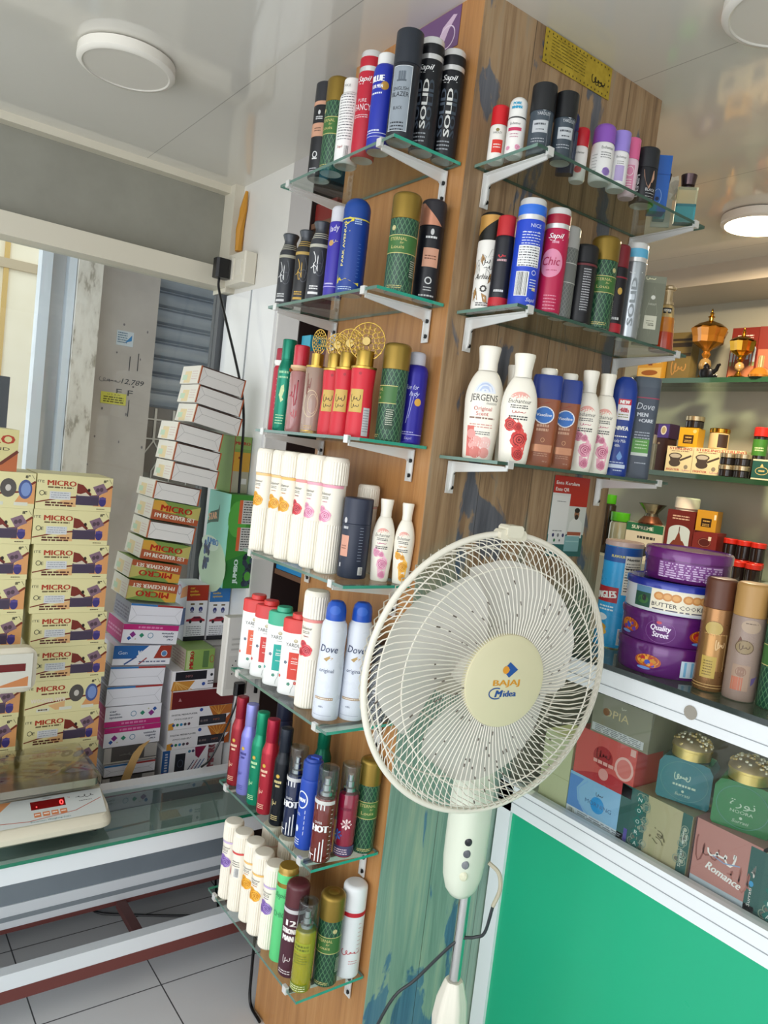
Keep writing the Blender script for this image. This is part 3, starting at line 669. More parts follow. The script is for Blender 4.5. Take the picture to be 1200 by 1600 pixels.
loft(mb,[(rr(-135,78,-165,125,14),lambda x,y:104),(rr(-135,78,-165,125,14),lambda x,y:128),(rr(-128,60,-160,116,14),lambda x,y:142)],CL); mb.build('dust_cover',t)
MB().box(-128,70,-158,118,106,124,M('#b9b5ae',.12,1),bev=8).build('platter',t)
mb=MB(); mb.tube([(-110,-160,90),(-110,-160,300)],9,IV,10); mb.build('pole',t)
mb=MB(); P=rr(-110,60,0,118,28)
mb.add([(-86,y-60,z+290) for y,z in P]+[(-116,y-60,z+290) for y,z in P]+[( -80,(y+25)*.86-25-60,(z-59)*.86+59+290) for y,z in P],[tuple(range(len(P),2*len(P)))[::-1],tuple(range(2*len(P),3*len(P)))]+[(i,(i+1)%len(P),(i+1)%len(P)+2*len(P),i+2*len(P)) for i in range(len(P))]+[(i+len(P),(i+1)%len(P)+len(P),(i+1)%len(P),i) for i in range(len(P))],IV)
for v in (range(len(mb.v))): mb.v[v]=(mb.v[v][0]-10,mb.v[v][1]-15,mb.v[v][2]+20)
mb.build('customer_display',t)
mb=MB(); d=Pr(mb,flat_surf((-89,-175,310),(0,1,0),(0,0,1)),1); d.rect(8,148,14,104,'#d4d2c6'); d.rect(20,132,58,78,M('#6a1414',.15)); d.poly([(60,18),(140,18),(140,44)],'#c9824f'); mb.build('display_print',t)
# ------------------------------------------------------------------ sales counter with glass showcase
t=thing('sales_counter','white framed sales counter with a green front and a glass showcase','counter',(.002,.32,0))
CW=M('#e9edf0',.35); GR=M('#22ac80',.3); L=2590
def bx(n,*a,m=CW,**k): return MB().box(*a,m,**k).build(n,t)
bx('front_panel',42,L,8,20,0,690,m=GR); bx('end_rail',2,42,0,24,0,752)
mb=MB().box(2,L,0,26,690,750,CW); mb.box(2,L,-1.2,0,712,713.5,M('#9aa0a4',.5)); mb.box(2,L,-1.2,0,738,739.5,M('#9aa0a4',.5)); mb.build('lower_rail',t)
mb=MB().box(2,L,0,26,1028,1078,CW); mb.box(2,L,-1.2,0,1046,1047.5,M('#9aa0a4',.5)); mb.build('upper_rail',t)
P=MB(); P.add([(2,-4,1090),(L,-4,1090),(L,500,1090),(2,500,1090)],[(0,1,2,3)],thin_glass('#dfece6',1.2,.02)); P.add([(2,-4,1080),(L,-4,1080),(L,500,1080),(2,500,1080)],[(3,2,1,0)],thin_glass('#dfece6',.6,.02)); P.add([(2,-4,1080),(L,-4,1080),(L,-4,1090),(2,-4,1090)],[(0,1,2,3)],M('#26312f',.15,0,.5)); P.build('glass_top',t)
P=MB(); P.add([(2,14,750),(L,14,750),(L,14,1028),(2,14,1028)],[(0,1,2,3)],thin_glass('#eef3f1',1.2,.02)); P.build('showcase_glass',t)
bx('showcase_floor',2,L,27,480,730,742,m=M('#b9bcb8',.4)); bx('back_panel',2,L,485,498,0,1075,m=wall_mat('#8c8579','#989184',.5)); bx('end_panel',2,14,30,480,745,1075,m=wall_mat('#8c8579','#989184',.5))
mb=MB(); mb.lathe([(0,0),(13,0)],M('#9a948a',.7),18); mb.build('worn_spot',t,(.43,-.0015,1.055),(PI/2,0,0))
# ------------------------------------------------------------------ back display shelves
def bshelf(label,z,x0,x1,th=.02,y0=1.85):
    P=MB(); w=(x1-x0)*500; dd=(2.098-y0)*1000
    P.add([(-w,0,0),(w,0,0),(w,dd,0),(-w,dd,0),(-w,0,-th*1e3),(w,0,-th*1e3),(w,dd,-th*1e3),(-w,dd,-th*1e3)],[(0,1,2,3),(7,6,5,4)],thin_glass('#d7e6dd',.8,.02)); k=len(P.v)
    P.add([(-w,0,0),(w,0,0),(-w,0,-th*1e3),(w,0,-th*1e3)],[(2,3,1,0)],M('#24452f',.12,0,.5)); tag(P.build('glass_shelf',None,((x0+x1)/2,y0,z)),label,'shelf')
bshelf('upper thick glass shelf on the back display wall',1.912,-1.3,.9); bshelf('lower thick glass shelf on the back display wall',1.526,-1.3,.9)
mb=MB().box(-1300,900,1760,2098,0,1135,wall_mat('#8f968a','#9aa194',.4)); tag(mb.build('rear_cabinet'),'low cabinet under the back display shelves','cabinet')
# ------------------------------------------------------------------ pedestal fan
t=thing('pedestal_fan','cream pedestal fan with a wire cage in front of the plank pillar','fan',(.205,.025,0))
CRM=M('#d9d3bf',.4); FW=M('#e3ded0',.35); az=math.radians(-10)
FWM=M('#dcd7ca',.4)
# head frame: local x' = facing direction
FM=Matrix.Translation(Vector((.278-.205,-.040-.025,1.108)))@Matrix.Rotation(az,4,'Z')@Matrix.Rotation(PI/2,4,'Y')@Matrix.Rotation(PI/2,4,'Z')
# after this matrix local z points forward (facing), local x to the right, local y up
R=238
def pol(a,r,z): return (r*math.cos(a),r*math.sin(a),z)
def wires(n,prof,tw,rad,seg=4):
    mb=MB()
    for i in range(n):
        a0=2*PI*i/n; mb.tube([pol(a0+tw*k/(len(prof)-1),r,z) for k,(r,z) in enumerate(prof)],rad,FWM,seg)
    return mb
frontp=[(74,34),(110,36),(150,35),(188,30),(214,21),(230,11),(R-3,0)]
mb=wires(110,frontp,.42,1.0)
for r,z in ((188,28.5),(224,13.5)): mb.tube([pol(2*PI*i/72,r,z) for i in range(72)],1.3,FWM,6,True)
rg=random.Random(11); DUST=M('#5a5048',.8)
for _ in range(95):
    i=rg.randrange(110); q=min(.97,abs(rg.gauss(.22,.16))); a=2*PI*i/110+.42*q; k=q*(len(frontp)-1); j=int(k); r0=frontp[j][0]+(frontp[j+1][0]-frontp[j][0])*(k-j); z0=frontp[j][1]+(frontp[j+1][1]-frontp[j][1])*(k-j); L=rg.uniform(2,7); mb.tube([pol(a,r0,z0),pol(a+.42*L/165,r0+L,z0-.05*L)],1.25,DUST,5)
g=mb.build('front_grille',t,rm=FM)
mb=MB(); mb.tube([pol(2*PI*i/96,R,-2) for i in range(96)],5.5,FW,10,True); mb.build('rim',t,rm=FM)
rearp=[(R-3,-6),(230,-38),(206,-64),(160,-86),(70,-104)]
mb=wires(90,rearp,-.35,1.0)
for r,z in ((206,-64),(120,-94),(70,-104)): mb.tube([pol(2*PI*i/72,r,z) for i in range(72)],1.6,FWM,6,True)
mb.build('rear_grille',t,rm=FM)
c=MB().lathe([(78,26),(79,33),(77,37),(70,39),(0,41)],M('#d2cba8',.4),56); cap=c.build('centre_cap',t,rm=FM)
mb=MB(); S=lambda u,v,off:(u,v,40.2+off*.5); S.R=1e9
class _S:
    R=1e9
    def __call__(s,u,v,off): return (u,v,39.4+1.6*(1-min(1,math.hypot(u,v)/70))+off)
d=Pr(mb,_S(),.3)
d.poly([(-4,26),(3,33),(20,20),(3,7),(-4,14),(4,20)],'#1f4f94'); d.ell(-4,20,6.5,6.5,'#d8922a',14)
d.text('BAJAJ',0,-6,10,'#cf8f22',w=52,bold=.03); d.text('M',-13,-25,12,'#1e4a8c',w=14,bold=.04,sh=.2); d.text('idea',9,-25,11,'#1e4a8c',w=25,bold=.03); d.stroke([(-18+14*math.cos(w),-19+9*math.sin(w)) for w in [1.1+k*.35 for k in range(13)]],2,'#1e4a8c')
mb.build('maker_lettering',cap)
# blades: three broad translucent vanes
BLM=thin_glass('#dcdad4',1,.4)
bm,bt,bb=nodes('blade_plastic'); bb.inputs['Base Color'].default_value=lin('#d3d0c9'); bb.inputs['Roughness'].default_value=.4; bb.inputs['Alpha'].default_value=.9
for k in range(3):
    mb=MB(); a0=2*PI*k/3+.5; nr,na=8,10; vs=[];fs=[]
    for i in range(nr+1):
        q=i/nr; r=40+158*q; half=.62+.42*math.sin(PI*min(1,q*.62+.12)); 
        if q>.85: half*=1-.35*((q-.85)/.15)**2
        for j in range(na+1):
            s=j/na*2-1; vs.append(pol(a0+.35*q+half*s,r*(1-.05*max(0,q-.8)*abs(s)**3*5),-34-24*s*(1-.25*q)))
    for i in range(nr):
        for j in range(na): p=i*(na+1)+j; fs.append((p,p+1,p+na+2,p+na+1))
    mb.add(vs,fs,bm); mb.build('blade',t,rm=FM)
MB().lathe([(42,-70),(42,-20),(34,-8),(0,-4)],M('#cfcabd',.4),32).build('hub',t,rm=FM)
MB().lathe([(0,-190),(52,-190),(66,-180),(72,-150),(74,-112),(60,-106),(0,-106)],FW,36).build('motor_housing',t,rm=FM)
mb=MB().box(-16,16,R-4,R+16,-14,14,CRM,bev=4); mb.box(-26,26,R-10,R+8,-12,10,CRM,bev=4); mb.build('clip',t,rm=FM)
# control box below the head
mb=MB(); secs=[]
def ov(cx,cy,rx,ry,n=28): return [(cx+rx*math.copysign(abs(math.cos(2*PI*i/n))**.8,math.cos(2*PI*i/n)),cy+ry*math.copysign(abs(math.sin(2*PI*i/n))**.8,math.sin(2*PI*i/n))) for i in range(n)]
prof=[(660,8,8),(664,20,18),(676,29,25),(700,36,31),(735,39,34),(800,39,35),(880,36,34),(960,32,30),(1000,28,28),(1060,26,26)]
loft(mb,[(ov(0,0,ry,rx),(lambda z:(lambda x,y:z))(z)) for z,rx,ry in prof],M('#d6dccb',.35)); cb=mb.build('control_box',t)
mb=MB(); th=math.radians(-42); ux,uy=-math.sin(th),math.cos(th); nx,ny=math.cos(th),math.sin(th)
for k,(z,c) in enumerate(((782,'#23252b'),(760,'#5a5d63'),(739,'#7a7d82'),(717,'#d9d8bd'))):
    pb=MB().lathe([(7.5,0),(7.5,3),(5.5,5),(0,5.5)],M(c,.3),18,1.15)
    rm=Matrix.Translation(Vector((nx*.0345,ny*.0345,z*.001)))@Matrix((( ux,0,nx,0),(uy,0,ny,0),(0,1,0,0),(0,0,0,1)))
    pb.build('speed_button',cb,rm=rm)
MB().lathe([(11,470),(11,680)],CHROME,24,x=5,y=9).build('pole',t)
mb=MB().lathe([(0,372),(24,372),(31,384),(33,404),(29,440),(19,474),(16,480),(0,480)],FW,48,mod=lambda a,i,h:1-.07*((i//4)%2),x=5,y=9,z=15); mb.build('height_collar',t)
MB().lathe([(22,30),(22,387)],FW,28,x=5,y=9).build('lower_pole',t)
MB().lathe([(0,0),(190,0),(196,8),(190,18),(90,30),(30,38),(0,38)],FW,48,x=5,y=9).build('base',t)
mb=MB(); mb.tube(smooth([(35,28,735),(52,40,720),(56,44,690),(48,40,655)]),4,M('#b5ad98',.5)); mb.tube(smooth([(48,40,655),(40,36,600),(25,26,585),(5,0,572),(-45,-40,480),(-75,-75,420),(-110,-120,240),(-130,-150,60),(-130,-175,6)]),3,M('#2b2f33',.4)); mb.build('power_cord',t)
# ------------------------------------------------------------------ goods on the light wood side
W='#f0efe9'
# --- topmost shelf
z=2.0302
def pr(d):
    p='#c9977c'; d.rect(-40,40,150,158,p); d.rect(-40,40,84,112,p); d.ell(3,134,3,5,'#c8c8c8',10); d.lines(-5,12,126,2,4,2.4,'#c8c8c8',5); d.lines(-6,10,102,2,5,2,'#5a3a2c',1); d.ring(2,46,5,6,2,'#d8d8d8',12); d.rect(-4,8,36,39,'#d8d8d8'); d.lines(-10,10,18,3,5,2,'#bfbfc4',3)
can('spray_can','slim black spray can with copper bands at the far left of the topmost left shelf',-.341,-.125,z,22,200,25.5,'#15161b','#2a2b30',52,pr,rr=3,sh=1,rc=25.5)
eternal('green lattice can with gold cap on the topmost left shelf beside the white can',-.286,-.129,z,15,194,25)
def pr(d):
    d.text('NICE',0,150,5,'#3c3c40',w=14); d.lines(-14,18,142,9,11,1.6,'#55565c',2); d.lines(-14,18,136,9,11,1.4,'#77787c',5); d.bars(6,12,9,22); d.text('Sapil',-4,30,5,'#a33',w=12)
t=can('spray_can','plain white can with small print on the topmost left shelf beside the red can',-.227,-.131,z,30,172,24.5,'#edecea','#e9e8e4',30,pr,rr=4,sh=14,rc=19)
sapil('spray_can','red can with clear cap and white script on the topmost left shelf',-.170,-.128,z,28,205,24,'#b91f35','#b3172c','Sapil',lambda d:(d.text('PURE',0,104,7,'#e7c9cc',w=18),d.text('FANCY',2,88,13,'#f3dfe0',w=34),d.lines(-16,16,80,2,4,1.4,'#e7c9cc',2)))
def pr(d):
    d.text('BLUE',0,124,12,'#f2f2f4',w=26,bold=.05); d.text('FOR MEN',0,112,7,'#f2f2f4',w=24,bold=.02); d.lines(-12,12,104,1,4,3,'#dfe3f3',1); d.ell(16,116,8,8,'#b78a3c',16); d.rect(-40,40,28,29.5,'#cfd5f0'); d.rect(-40,40,22,23,'#cfd5f0'); d.lines(-14,14,35,1,4,3,'#d8ddf3',4)
can('spray_can','bright blue can with white cap behind the tall black can on the topmost left shelf',-.112,-.131,z,18,182,23.5,'#2433a6','#e6e6e4',22,pr,rr=4,sh=18,rc=18,)
def pr(d):
    d.rect(-19,19,12,128,'#8e97a0'); d.ring(0,70,19,58,.01,'#8e97a0',4); k='#22262e'; d.rect(-7,7,102,118,'#5d6670'); d.rect(-9,9,100,103,'#4f5862'); d.text('ENGLISH',0,84,6.5,k,w=29); d.text('BLAZER',0,73,8.5,k,w=33); d.text('BLACK',-2,50,6,k,w=17); d.lines(-14,12,28,3,6,2.4,k,3)
    for v in (12,127): d.rect(-19,19,v,v+1,'#d5dade')
    for u in (-19,18): d.rect(u,u+1,12,128,'#d5dade')
can('spray_can','tall black can with a grey rectangular label, topmost left shelf corner',-.041,-.133,z,38,196,25.5,'#1b2029','#252a33',62,pr,rr=3,sh=0,rc=25.5)
def solid(d):
    for k,(u,c) in enumerate(((-22,'#2f3947'),(-9,'#55606f'),(14,'#39434f'),(4,'#d9d9d6'))): d.text('SOLID',u+5,38,11,c,w=88,rot=90,al='l',bold=.07)
    d.lines(-12,12,30,3,7,2.4,'#9ea3aa',4)
sapil('spray_can','black SOLID lettered can next to the grey labelled can on the topmost left shelf',-.046,-.0765,z,36,206,24.5,'#12141a','#101116','Sapil',solid,group='black cans with ring caps')
sapil('spray_can','black SOLID lettered can closest to the wood on the topmost left shelf',-.040,-.0265,z,44,203,24,'#12141a','#101116','Sapil',solid,group='black cans with ring caps')
# --- second shelf
z=1.7602
def saahi(label,x,y,f,col,acc,mark):
    t=thing('spray_bottle',label,'spray bottle',(x,y,z),f,'dark flared cap bottles'); H=162;R=22
    p=[(0,0),(R*.95,0),(R,3),(R*.97,H*.3),(R,H*.68),(R*.97,H*.74),(R*.8,H*.80),(R*.66,H*.86)]
    MB().lathe(p,col).build('body',t)
    c=MB()
    for k in range(3): c.lathe([(R*(.84-.07*k),H*(.775+.028*k)),(R*(.84-.07*k)+.8,H*(.78+.028*k)),(R*(.80-.07*k)+.8,H*(.79+.028*k))],acc,28)
    c.lathe([(R*.66,H*.86),(R*.62,H*.9),(R*.66,H*.92),(R*.84,H*.985),(R*.80,H),(0,H)],M('#45484d',.3,.4),30); c.build('cap',t)
    def fn(d):
        d.rect(-60,60,H*.66,H*.70,acc); d.scrawl(-2,H*.42,16,46,mark,1.6,5,2); d.stroke([(-7,H*.60),(-3,H*.55),(-1,H*.48),(-5,H*.44),(2,H*.40)],1.6,mark); d.ring(9,H*.38,8,13,1.6,'#54575e'); d.stroke([(10,H*.62),(15,H*.5),(12,H*.35)],1.5,'#63666c'); d.lines(-10,10,H*.17,2,5,2.6,mark,2); d.rect(-13,10,H*.06,H*.09,mark)
    decor(t,can_surf(p),fn)
saahi('grey black flared cap bottle at the far left of the second left shelf',-.418,-.136,30,'#33353a','#a9a696','#cfd0d0')
saahi('black bottle with gold rings between two grey ones on the second left shelf',-.357,-.128,35,'#2b2b2d','#b89a55','#c9a24a')
saahi('dark grey bottle with white scrollwork beside the purple can on the second left shelf',-.272,-.142,44,'#34363c','#b5b3a4','#e9e9e7')
def pr(d):
    d.text('lady',2,132,12,'#e8e4f4',w=22,sh=.3,rot=12); d.ell(-4,108,6,6,'#c39a5c',14); d.scrawl(4,112,12,8,'#d8cf9f',.8,2,2); d.rect(-40,40,20,21.5,'#bdb3ea'); d.lines(-10,10,28,1,4,3,'#cfc8f0',3)
can('spray_can','slim violet can left of the round topped blue can, second left shelf',-.214,-.136,z,28,186,20,'#3a2fa2',M('#cfcfd6',.2),34,pr,rr=10,sh=4,rc=18.5)
def pr(d):
    d.text('PARK AVENUE',-12,52,6.5,'#e2d58a',w=84,rot=90,al='l',bold=.02); d.lines(-5,-3,120,1,3,2,'#e2d58a',1); y='#d4c341'; d.poly([(-22,134),(-18,142),(-8,146),(2,144),(2,138),(-6,136),(-10,132),(-16,136)],y); d.lines(4,18,143,3,4,2.4,'#9fb6dd',2)
    d.poly([(-25,18),(-24,36),(-21,26),(-17,30),(-12,24),(-4,28),(6,24),(16,20),(24,22),(24,16)],y); d.lines(-20,10,12,2,4,1.6,'#bcd0ea',4); d.lines(16,22,96,10,7,1,'#5d7fc0',6)
def crimp(c,rc,H): pass
can('spray_can','deep blue dome capped can with a yellow ring on the second left shelf',-.150,-.137,z,44,188,27,'#123a8c','#15418f',46,pr,rr=22,sh=8,rc=26.5,crim='#d4c54c')
eternal('green lattice can with gold cap standing alone near the front of the second left shelf',-.040,-.098,z,34,186,27)
def pr(d):
    p='#d09a80'; d.rect(-6,26,62,98,p); d.ell(8,128,3.5,6,'#c9c9c9'); d.lines(-4,18,120,1,4,4,'#d8d8d8',5); d.lines(-2,22,84,2,5,2.4,'#7c4f3c',2); d.ring(10,36,6,6,2.4,'#d0d0d0',12); d.lines(2,18,24,2,5,2,'#c0c0c0',3); d.lines(-6,26,9,1,3,3,'#c0c0c0',3)
def cone(c,rc,H):
    S=can_surf([(rc+.4,H-52),(rc+.4,H-9)]); d=Pr(c,S,.2); d.band(-40,26,lambda u:H-51,lambda u:H-10-max(0,(u+14))*1.02,M('#c98b70',.3,.4))
can('spray_can','black can with a copper swept cap beside the wood on the second left shelf',-.040,-.032,z,38,192,24.5,'#14151c','#26232a',52,pr,rr=7,sh=2,rc=24.5,top=cone)
# --- third shelf
z=1.4802
def pr(d): d.rect(-40,40,150,162,W); d.lines(-3,3,120,6,14,2,'#d9a0a4',1)
slim('spray_can','slim red can with white band at the far left of the third left shelf',-.432,-.118,z,40,190,18,'#b3243a','#a01c33',pr,capr=.8,chf=.2,shf=.05)
slim('spray_can','emerald green slim can left of the red mist on the third left shelf',-.381,-.131,z,34,206,20.5,M('#0f7d62',.22,.35),M('#0d7a60',.22,.4),lambda d:(d.lines(-10,14,134,1,5,5,'#9fd3a8',7),d.lines(-10,14,122,1,5,4,'#9fd3a8',8),d.poly([(-4,80),(0,100),(6,104),(8,90),(4,76),(8,70),(2,64)],'#c8d8a2'),d.lines(-8,12,36,4,6,2,'#bfe0b0',3),d.ell(20,138,6,6,'#b45a30')),capr=.74,chf=.22,shf=.12)
mist('body_mist','pinkish body mist with a red cap between the green can and the gold leaf bottle',-.322,-.131,z,36,193,21,'#c98a88',lambda d:(d.rect(-30,30,134,145,'#dcb98f'),d.scrawl(0,84,18,60,'#a0303c',2,5,3),d.scrawl(4,40,16,20,'#c05a60',1.6,6,3)),cover=False)
t=[o for o in COL.objects if o.name.startswith('body_mist') and o.parent is None][-1]
MB().lathe([(17,145)]+dome(17,146,190,3)[1:],M('#c01f34',.25,0,.3)).build('cap',t)
def lattice_disc(mb,cx,cz,r,rz,m,seed=0):
    rng=random.Random(seed); mb.tube([(cx+r*math.cos(2*PI*i/40),0,cz+rz*math.sin(2*PI*i/40)) for i in range(40)],.9,m,6,True)
    for q,n in ((.84,17),(.60,12),(.36,7)):
        for k in range(n):
            a=2*PI*(k+.5*q)/n; rr_=min(r,rz)*(.19 if q>.5 else .17); mb.tube([(cx+q*r*math.cos(a)+rr_*math.cos(2*PI*i/12),0,cz+q*rz*math.sin(a)+rr_*math.sin(2*PI*i/12)) for i in range(12)],.7,m,5,True)
GL=M('#b8984a',.3,1)
t=thing('perfume_bottle','clear gold pump bottle with a pierced gold leaf top on the third left shelf','perfume bottle',(-.247,-.134,z),40); H=158
p=[(0,0),(21,0),(22,3),(22,138),(19,142)]; MB().lathe(p,M('#c2a594',.1,0,.5,.35)).build('bottle',t)
MB().lathe([(22.5,138),(22.5,142),(13,143),(13,168),(0,168)],GL).build('collar',t); mb=MB(); lattice_disc(mb,0,194,15,26,GL,1); mb.build('pierced_finial',t)
decor(t,can_surf(p),lambda d:(d.ring(2,62,16,28,1.5,'#d9c7a6'),d.ring(6,62,10,20,1,'#d9c7a6'),d.rect(-66,66,0.5,6,GL),d.lines(-8,10,16,2,4,1.6,'#c8a66a',2),d.scrawl(-6,100,8,50,'#7a3a34',1.2,4,3)))
def redgold(label,x,y,f,rd,stk):
    t=thing('perfume_bottle',label,'perfume bottle',(x,y,z),f,'red bottles with pierced gold tops'); R=24.5
    p=[(0,0),(R*.96,0),(R,3),(R*.98,40),(R*.9,88),(R*.97,128),(R*.96,132)]; MB().lathe(p,M('#cf2233',.4)).build('body',t)
    MB().lathe([(R,132),(R*1.02,136),(R*.70,138),(R*.70,164),(R*.66,167),(0,167)],GL,32).build('collar',t)
    mb=MB(); lattice_disc(mb,0,186,rd,rd,GL,2); mb.lathe([(0,-2),(8,-2),(9,0),(8,2),(0,2)],M('#a8925a',.4,.8),18); n=len(mb.v)
    for i in range(n-19*5,n): a=mb.v[i]; mb.v[i]=(a[0],a[2]-3,186+a[1])
    mb.build('pierced_finial',t)
    def fn(d):
        d.rect(-18,12,48,92,'#c9a956'); d.scrawl(-3,74,20,18,'#4a3412',1.6,7,3); d.scrawl(-3,60,16,10,'#4a3412',1.3,3,3); d.ell(2,122,3,3,'#a81d2a')
        if stk: d.rect(16,31,4,58,'#c6c6c8'); d.lines(17,30,54,9,5,2,'#8a8a90',3)
    decor(t,can_surf(p),fn)
redgold('red bottle with pierced gold top standing furthest left of three on the third left shelf',-.192,-.122,40,24,True)
redgold('red bottle with pierced gold top in the middle of three on the third left shelf',-.137,-.128,42,29,False)
redgold('red bottle with the largest pierced gold top, third left shelf corner',-.072,-.132,36,36,True)
eternal('green lattice can with gold cap turned to its ingredient side on the third left shelf',-.037,-.0825,z,-30,188,26)
def pr(d):
    d.text('Blue for',0,106,10,'#cfd2f2',w=30,sh=.3); d.text('lady',8,94,9,'#cfd2f2',w=20,sh=.3); d.ell(16,82,7,7.5,'#d8a443',18); d.stroke([(2,102),(0,70),(-4,40)],1,'#b9bdf0'); d.stroke([(8,100),(2,60),(0,50)],.8,'#b9bdf0'); d.rect(-40,40,18,19.4,'#b4b2e4'); d.lines(-14,14,24,1,4,2,'#b4b2e4',3); d.text('Sapil',4,9,5,'#b4b2e4',w=14)
can('spray_can','violet blue can with a grey cap beside the wood on the third left shelf',-.040,-.030,z,40,181,25,M('#2b2596',.3,.2),'#b9b8c2',26,pr,rr=7,sh=18,rc=17)
# --- fourth shelf
z=1.2002
Y3=('#e8a22c','#f0b84a','#c27a12'); R3=('#d8404a','#e0626a','#8f1d28'); P3=('#e79ab8','#f0b9cd','#c4648c'); V3=('#8a6bb5','#a68acb','#5d4488')
FL=((-.419,-.136,0,'#f0c88a',Y3,'in front at the far left'),(-.366,-.124,4,'#f0c88a',Y3,'second from the left, partly hidden'),(-.306,-.131,2,'#f0c070',Y3,'with yellow roses, third from the left'),(-.256,-.123,-8,'#e89a98',R3,'with red roses'),(-.203,-.124,-6,'#eba9ba',P3,'with pink roses, behind the widest one'),(-.147,-.121,0,'#eba0b4',P3,'with pink roses beside the navy can'))
for k,(x,y,f,ac,fl,w) in enumerate(FL):
    talc('talc_bottle',f'tall ribbed talc bottle {w}, fourth left shelf',x,y,z,14+f,238,24.6 if k>3 else 23.6,ac,talc_print(*fl,238))
talc('talc_bottle','small ribbed pinkish talc bottle standing behind the navy can against the wood',-.150,-.032,z,30,188,22,'#e6b8b0',None)
def pr(d):
    d.rect(-24,-4,44,86,'#d79c86'); d.lines(-21,-8,66,2,5,2.2,'#8a5a48',2); d.ell(-16,116,4,6,'#c9c9cc'); d.lines(-20,-8,104,1,5,5,'#c9c9cc',6); d.lines(17,25,104,12,6,1.2,'#8f97a8',3); d.bars(22,10,8,14); d.rect(-22,-18,22,30,'#c9c9cc')
can('spray_can','short wide navy can in front of the lotions, fourth left shelf',-.097,-.0905,z,38,162,29.5,'#252c3f','#2b3144',52,pr,rr=3,sh=1,rc=29.5)
lotion('lotion_bottle','small white lotion with pink roses right of the navy can on the fourth left shelf',-.062,-.046,z,46,166,23,lambda d:ench(d,166,23,P3,'#c05a80','Romantic'),group='small rose lotions',sy=.7)
lotion('lotion_bottle','small white lotion with yellow roses beside the wood on the fourth left shelf',-.030,-.0165,z,42,163,20.5,lambda d:ench(d,163,20.5,Y3,'#c08030','Charming'),group='small rose lotions',sy=.7)
# --- fifth shelf
z=.9152
yardley('white talc bottle with red shoulder at the far left of the fifth left shelf',-.425,-.118,z,44,178,35,'#d83c3a','#e2603e')
yardley('white talc bottle with red shoulder and pale pink cap second from the left',-.362,-.118,z,44,178,35,'#d43a3a','#cf3a34')
yardley('white talc bottle with mint green shoulder on the fifth left shelf',-.298,-.118,z,44,178,35,'#3fb08c','#16a79a')
yardley('white talc bottle with red shoulder closest to the ribbed one on the fifth left shelf',-.232,-.116,z,44,178,35,'#d8403c','#d8402f')
talc('talc_bottle','tall ribbed talc bottle with red roses left of the blue capped cans',-.158,-.126,z,20,246,25,'#e9908a',talc_print(*R3,246))
def dove(label,x,y,f):
    H=240;R=27
    def pr(d):
        k='#2c3a5e'; d.text('Dove',0,138,15,k,w=40,sh=.2); d.poly([(-9,124),(-2,120),(8,124),(12,128),(4,128),(6,132),(-2,128)],'#b9975a'); d.text('original',0,98,8,'#5a6480',w=31); d.rect(-20,20,42,47,'#a88a6a'); d.rect(-19,19,43.5,45.5,'#e4dacb'); d.text('48h',-4,26,4,'#7a8298',w=10); d.rect(-22,20,10,10.6,'#9aa2b4')
    t=thing('spray_can',label,'spray can',(x,y,z),f,'white cans with blue dome caps'); p=[(0,0),(R*.95,0),(R,3),(R,H*.40),(R*.93,H*.60),(R*.97,H*.74),(R*.92,H*.80),(R*.72,H*.84),(R*.70,H*.845)]
    MB().lathe(p,M('#dfe4ef',.28)).build('body',t)
    c=MB().lathe([(R*.74,H*.835),(R*.76,H*.85),(R*.74,H*.92),(R*.66,H*.965),(R*.45,H*.992),(0,H)],M('#1f52b8',.3)); d=Pr(c,can_surf([(R*.76,H*.85),(R*.74,H*.92),(R*.66,H*.965)]),.3); d.ell(3,H*.925,12,9,'#3565c6'); c.build('cap',t); decor(t,can_surf(p),pr)
dove('white can with blue dome cap at the front corner of the fifth left shelf',-.088,-.122,40); dove('white blue domed can half hidden by the fan rim, fifth left shelf',-.070,-.0705,44)
can('spray_can','black and silver patterned can behind the fan rim on the fifth left shelf',-.040,-.0255,z,44,160,24,mottled('#1d1e22','#8f9296',.35,.4,None,3),'#202126',44,lambda d:d.lines(-12,14,70,2,8,4,'#d5d5d5',3),rr=3,sh=1,rc=23.5)
# --- sixth shelf
z=.6402
for lab,x,y,f,c,cc,wd,ink in (('dark red slim can at the far left of the sixth left shelf',-.412,-.139,25,'#9c2430','#981f31','HAVOC','#e9c9a8'),('lilac slim can between the dark red and green ones',-.360,-.139,22,'#8787d6','#9a9ae0','HAVOC','#3f3f86'),('emerald slim can in the front row of the sixth left shelf',-.306,-.139,24,'#0f8a66','#15936c','HAVOC','#bfe6b0'),('crimson slim can between the emerald and black ones',-.259,-.138,24,'#b02838','#a8213a','HAVOC','#f0cdb0'),('black slim can with gold seal in the front row of the sixth left shelf',-.203,-.136,30,'#14181f','#222834','HAVOC','#d7c58a')):
    slim('spray_can',lab,x,y,z,f,211,19.5,M(c,.25,.35),M(cc,.25,.35),lambda d:havoc(d,211,19.5,ink,wd),group='slim bottle shaped cans')
slim('spray_can','emerald slim can standing behind the front row against the wood',-.200,-.040,z,30,205,20,M('#0c6b50',.25,.35),M('#0f7a5a',.25,.35),group='slim bottle shaped cans')
can('spray_can','navy capped can behind the lilac can at the back of the sixth left shelf',-.372,-.045,z,30,210,21,'#20294a','#1c2340',50,None,rr=4,sh=2,rc=20)
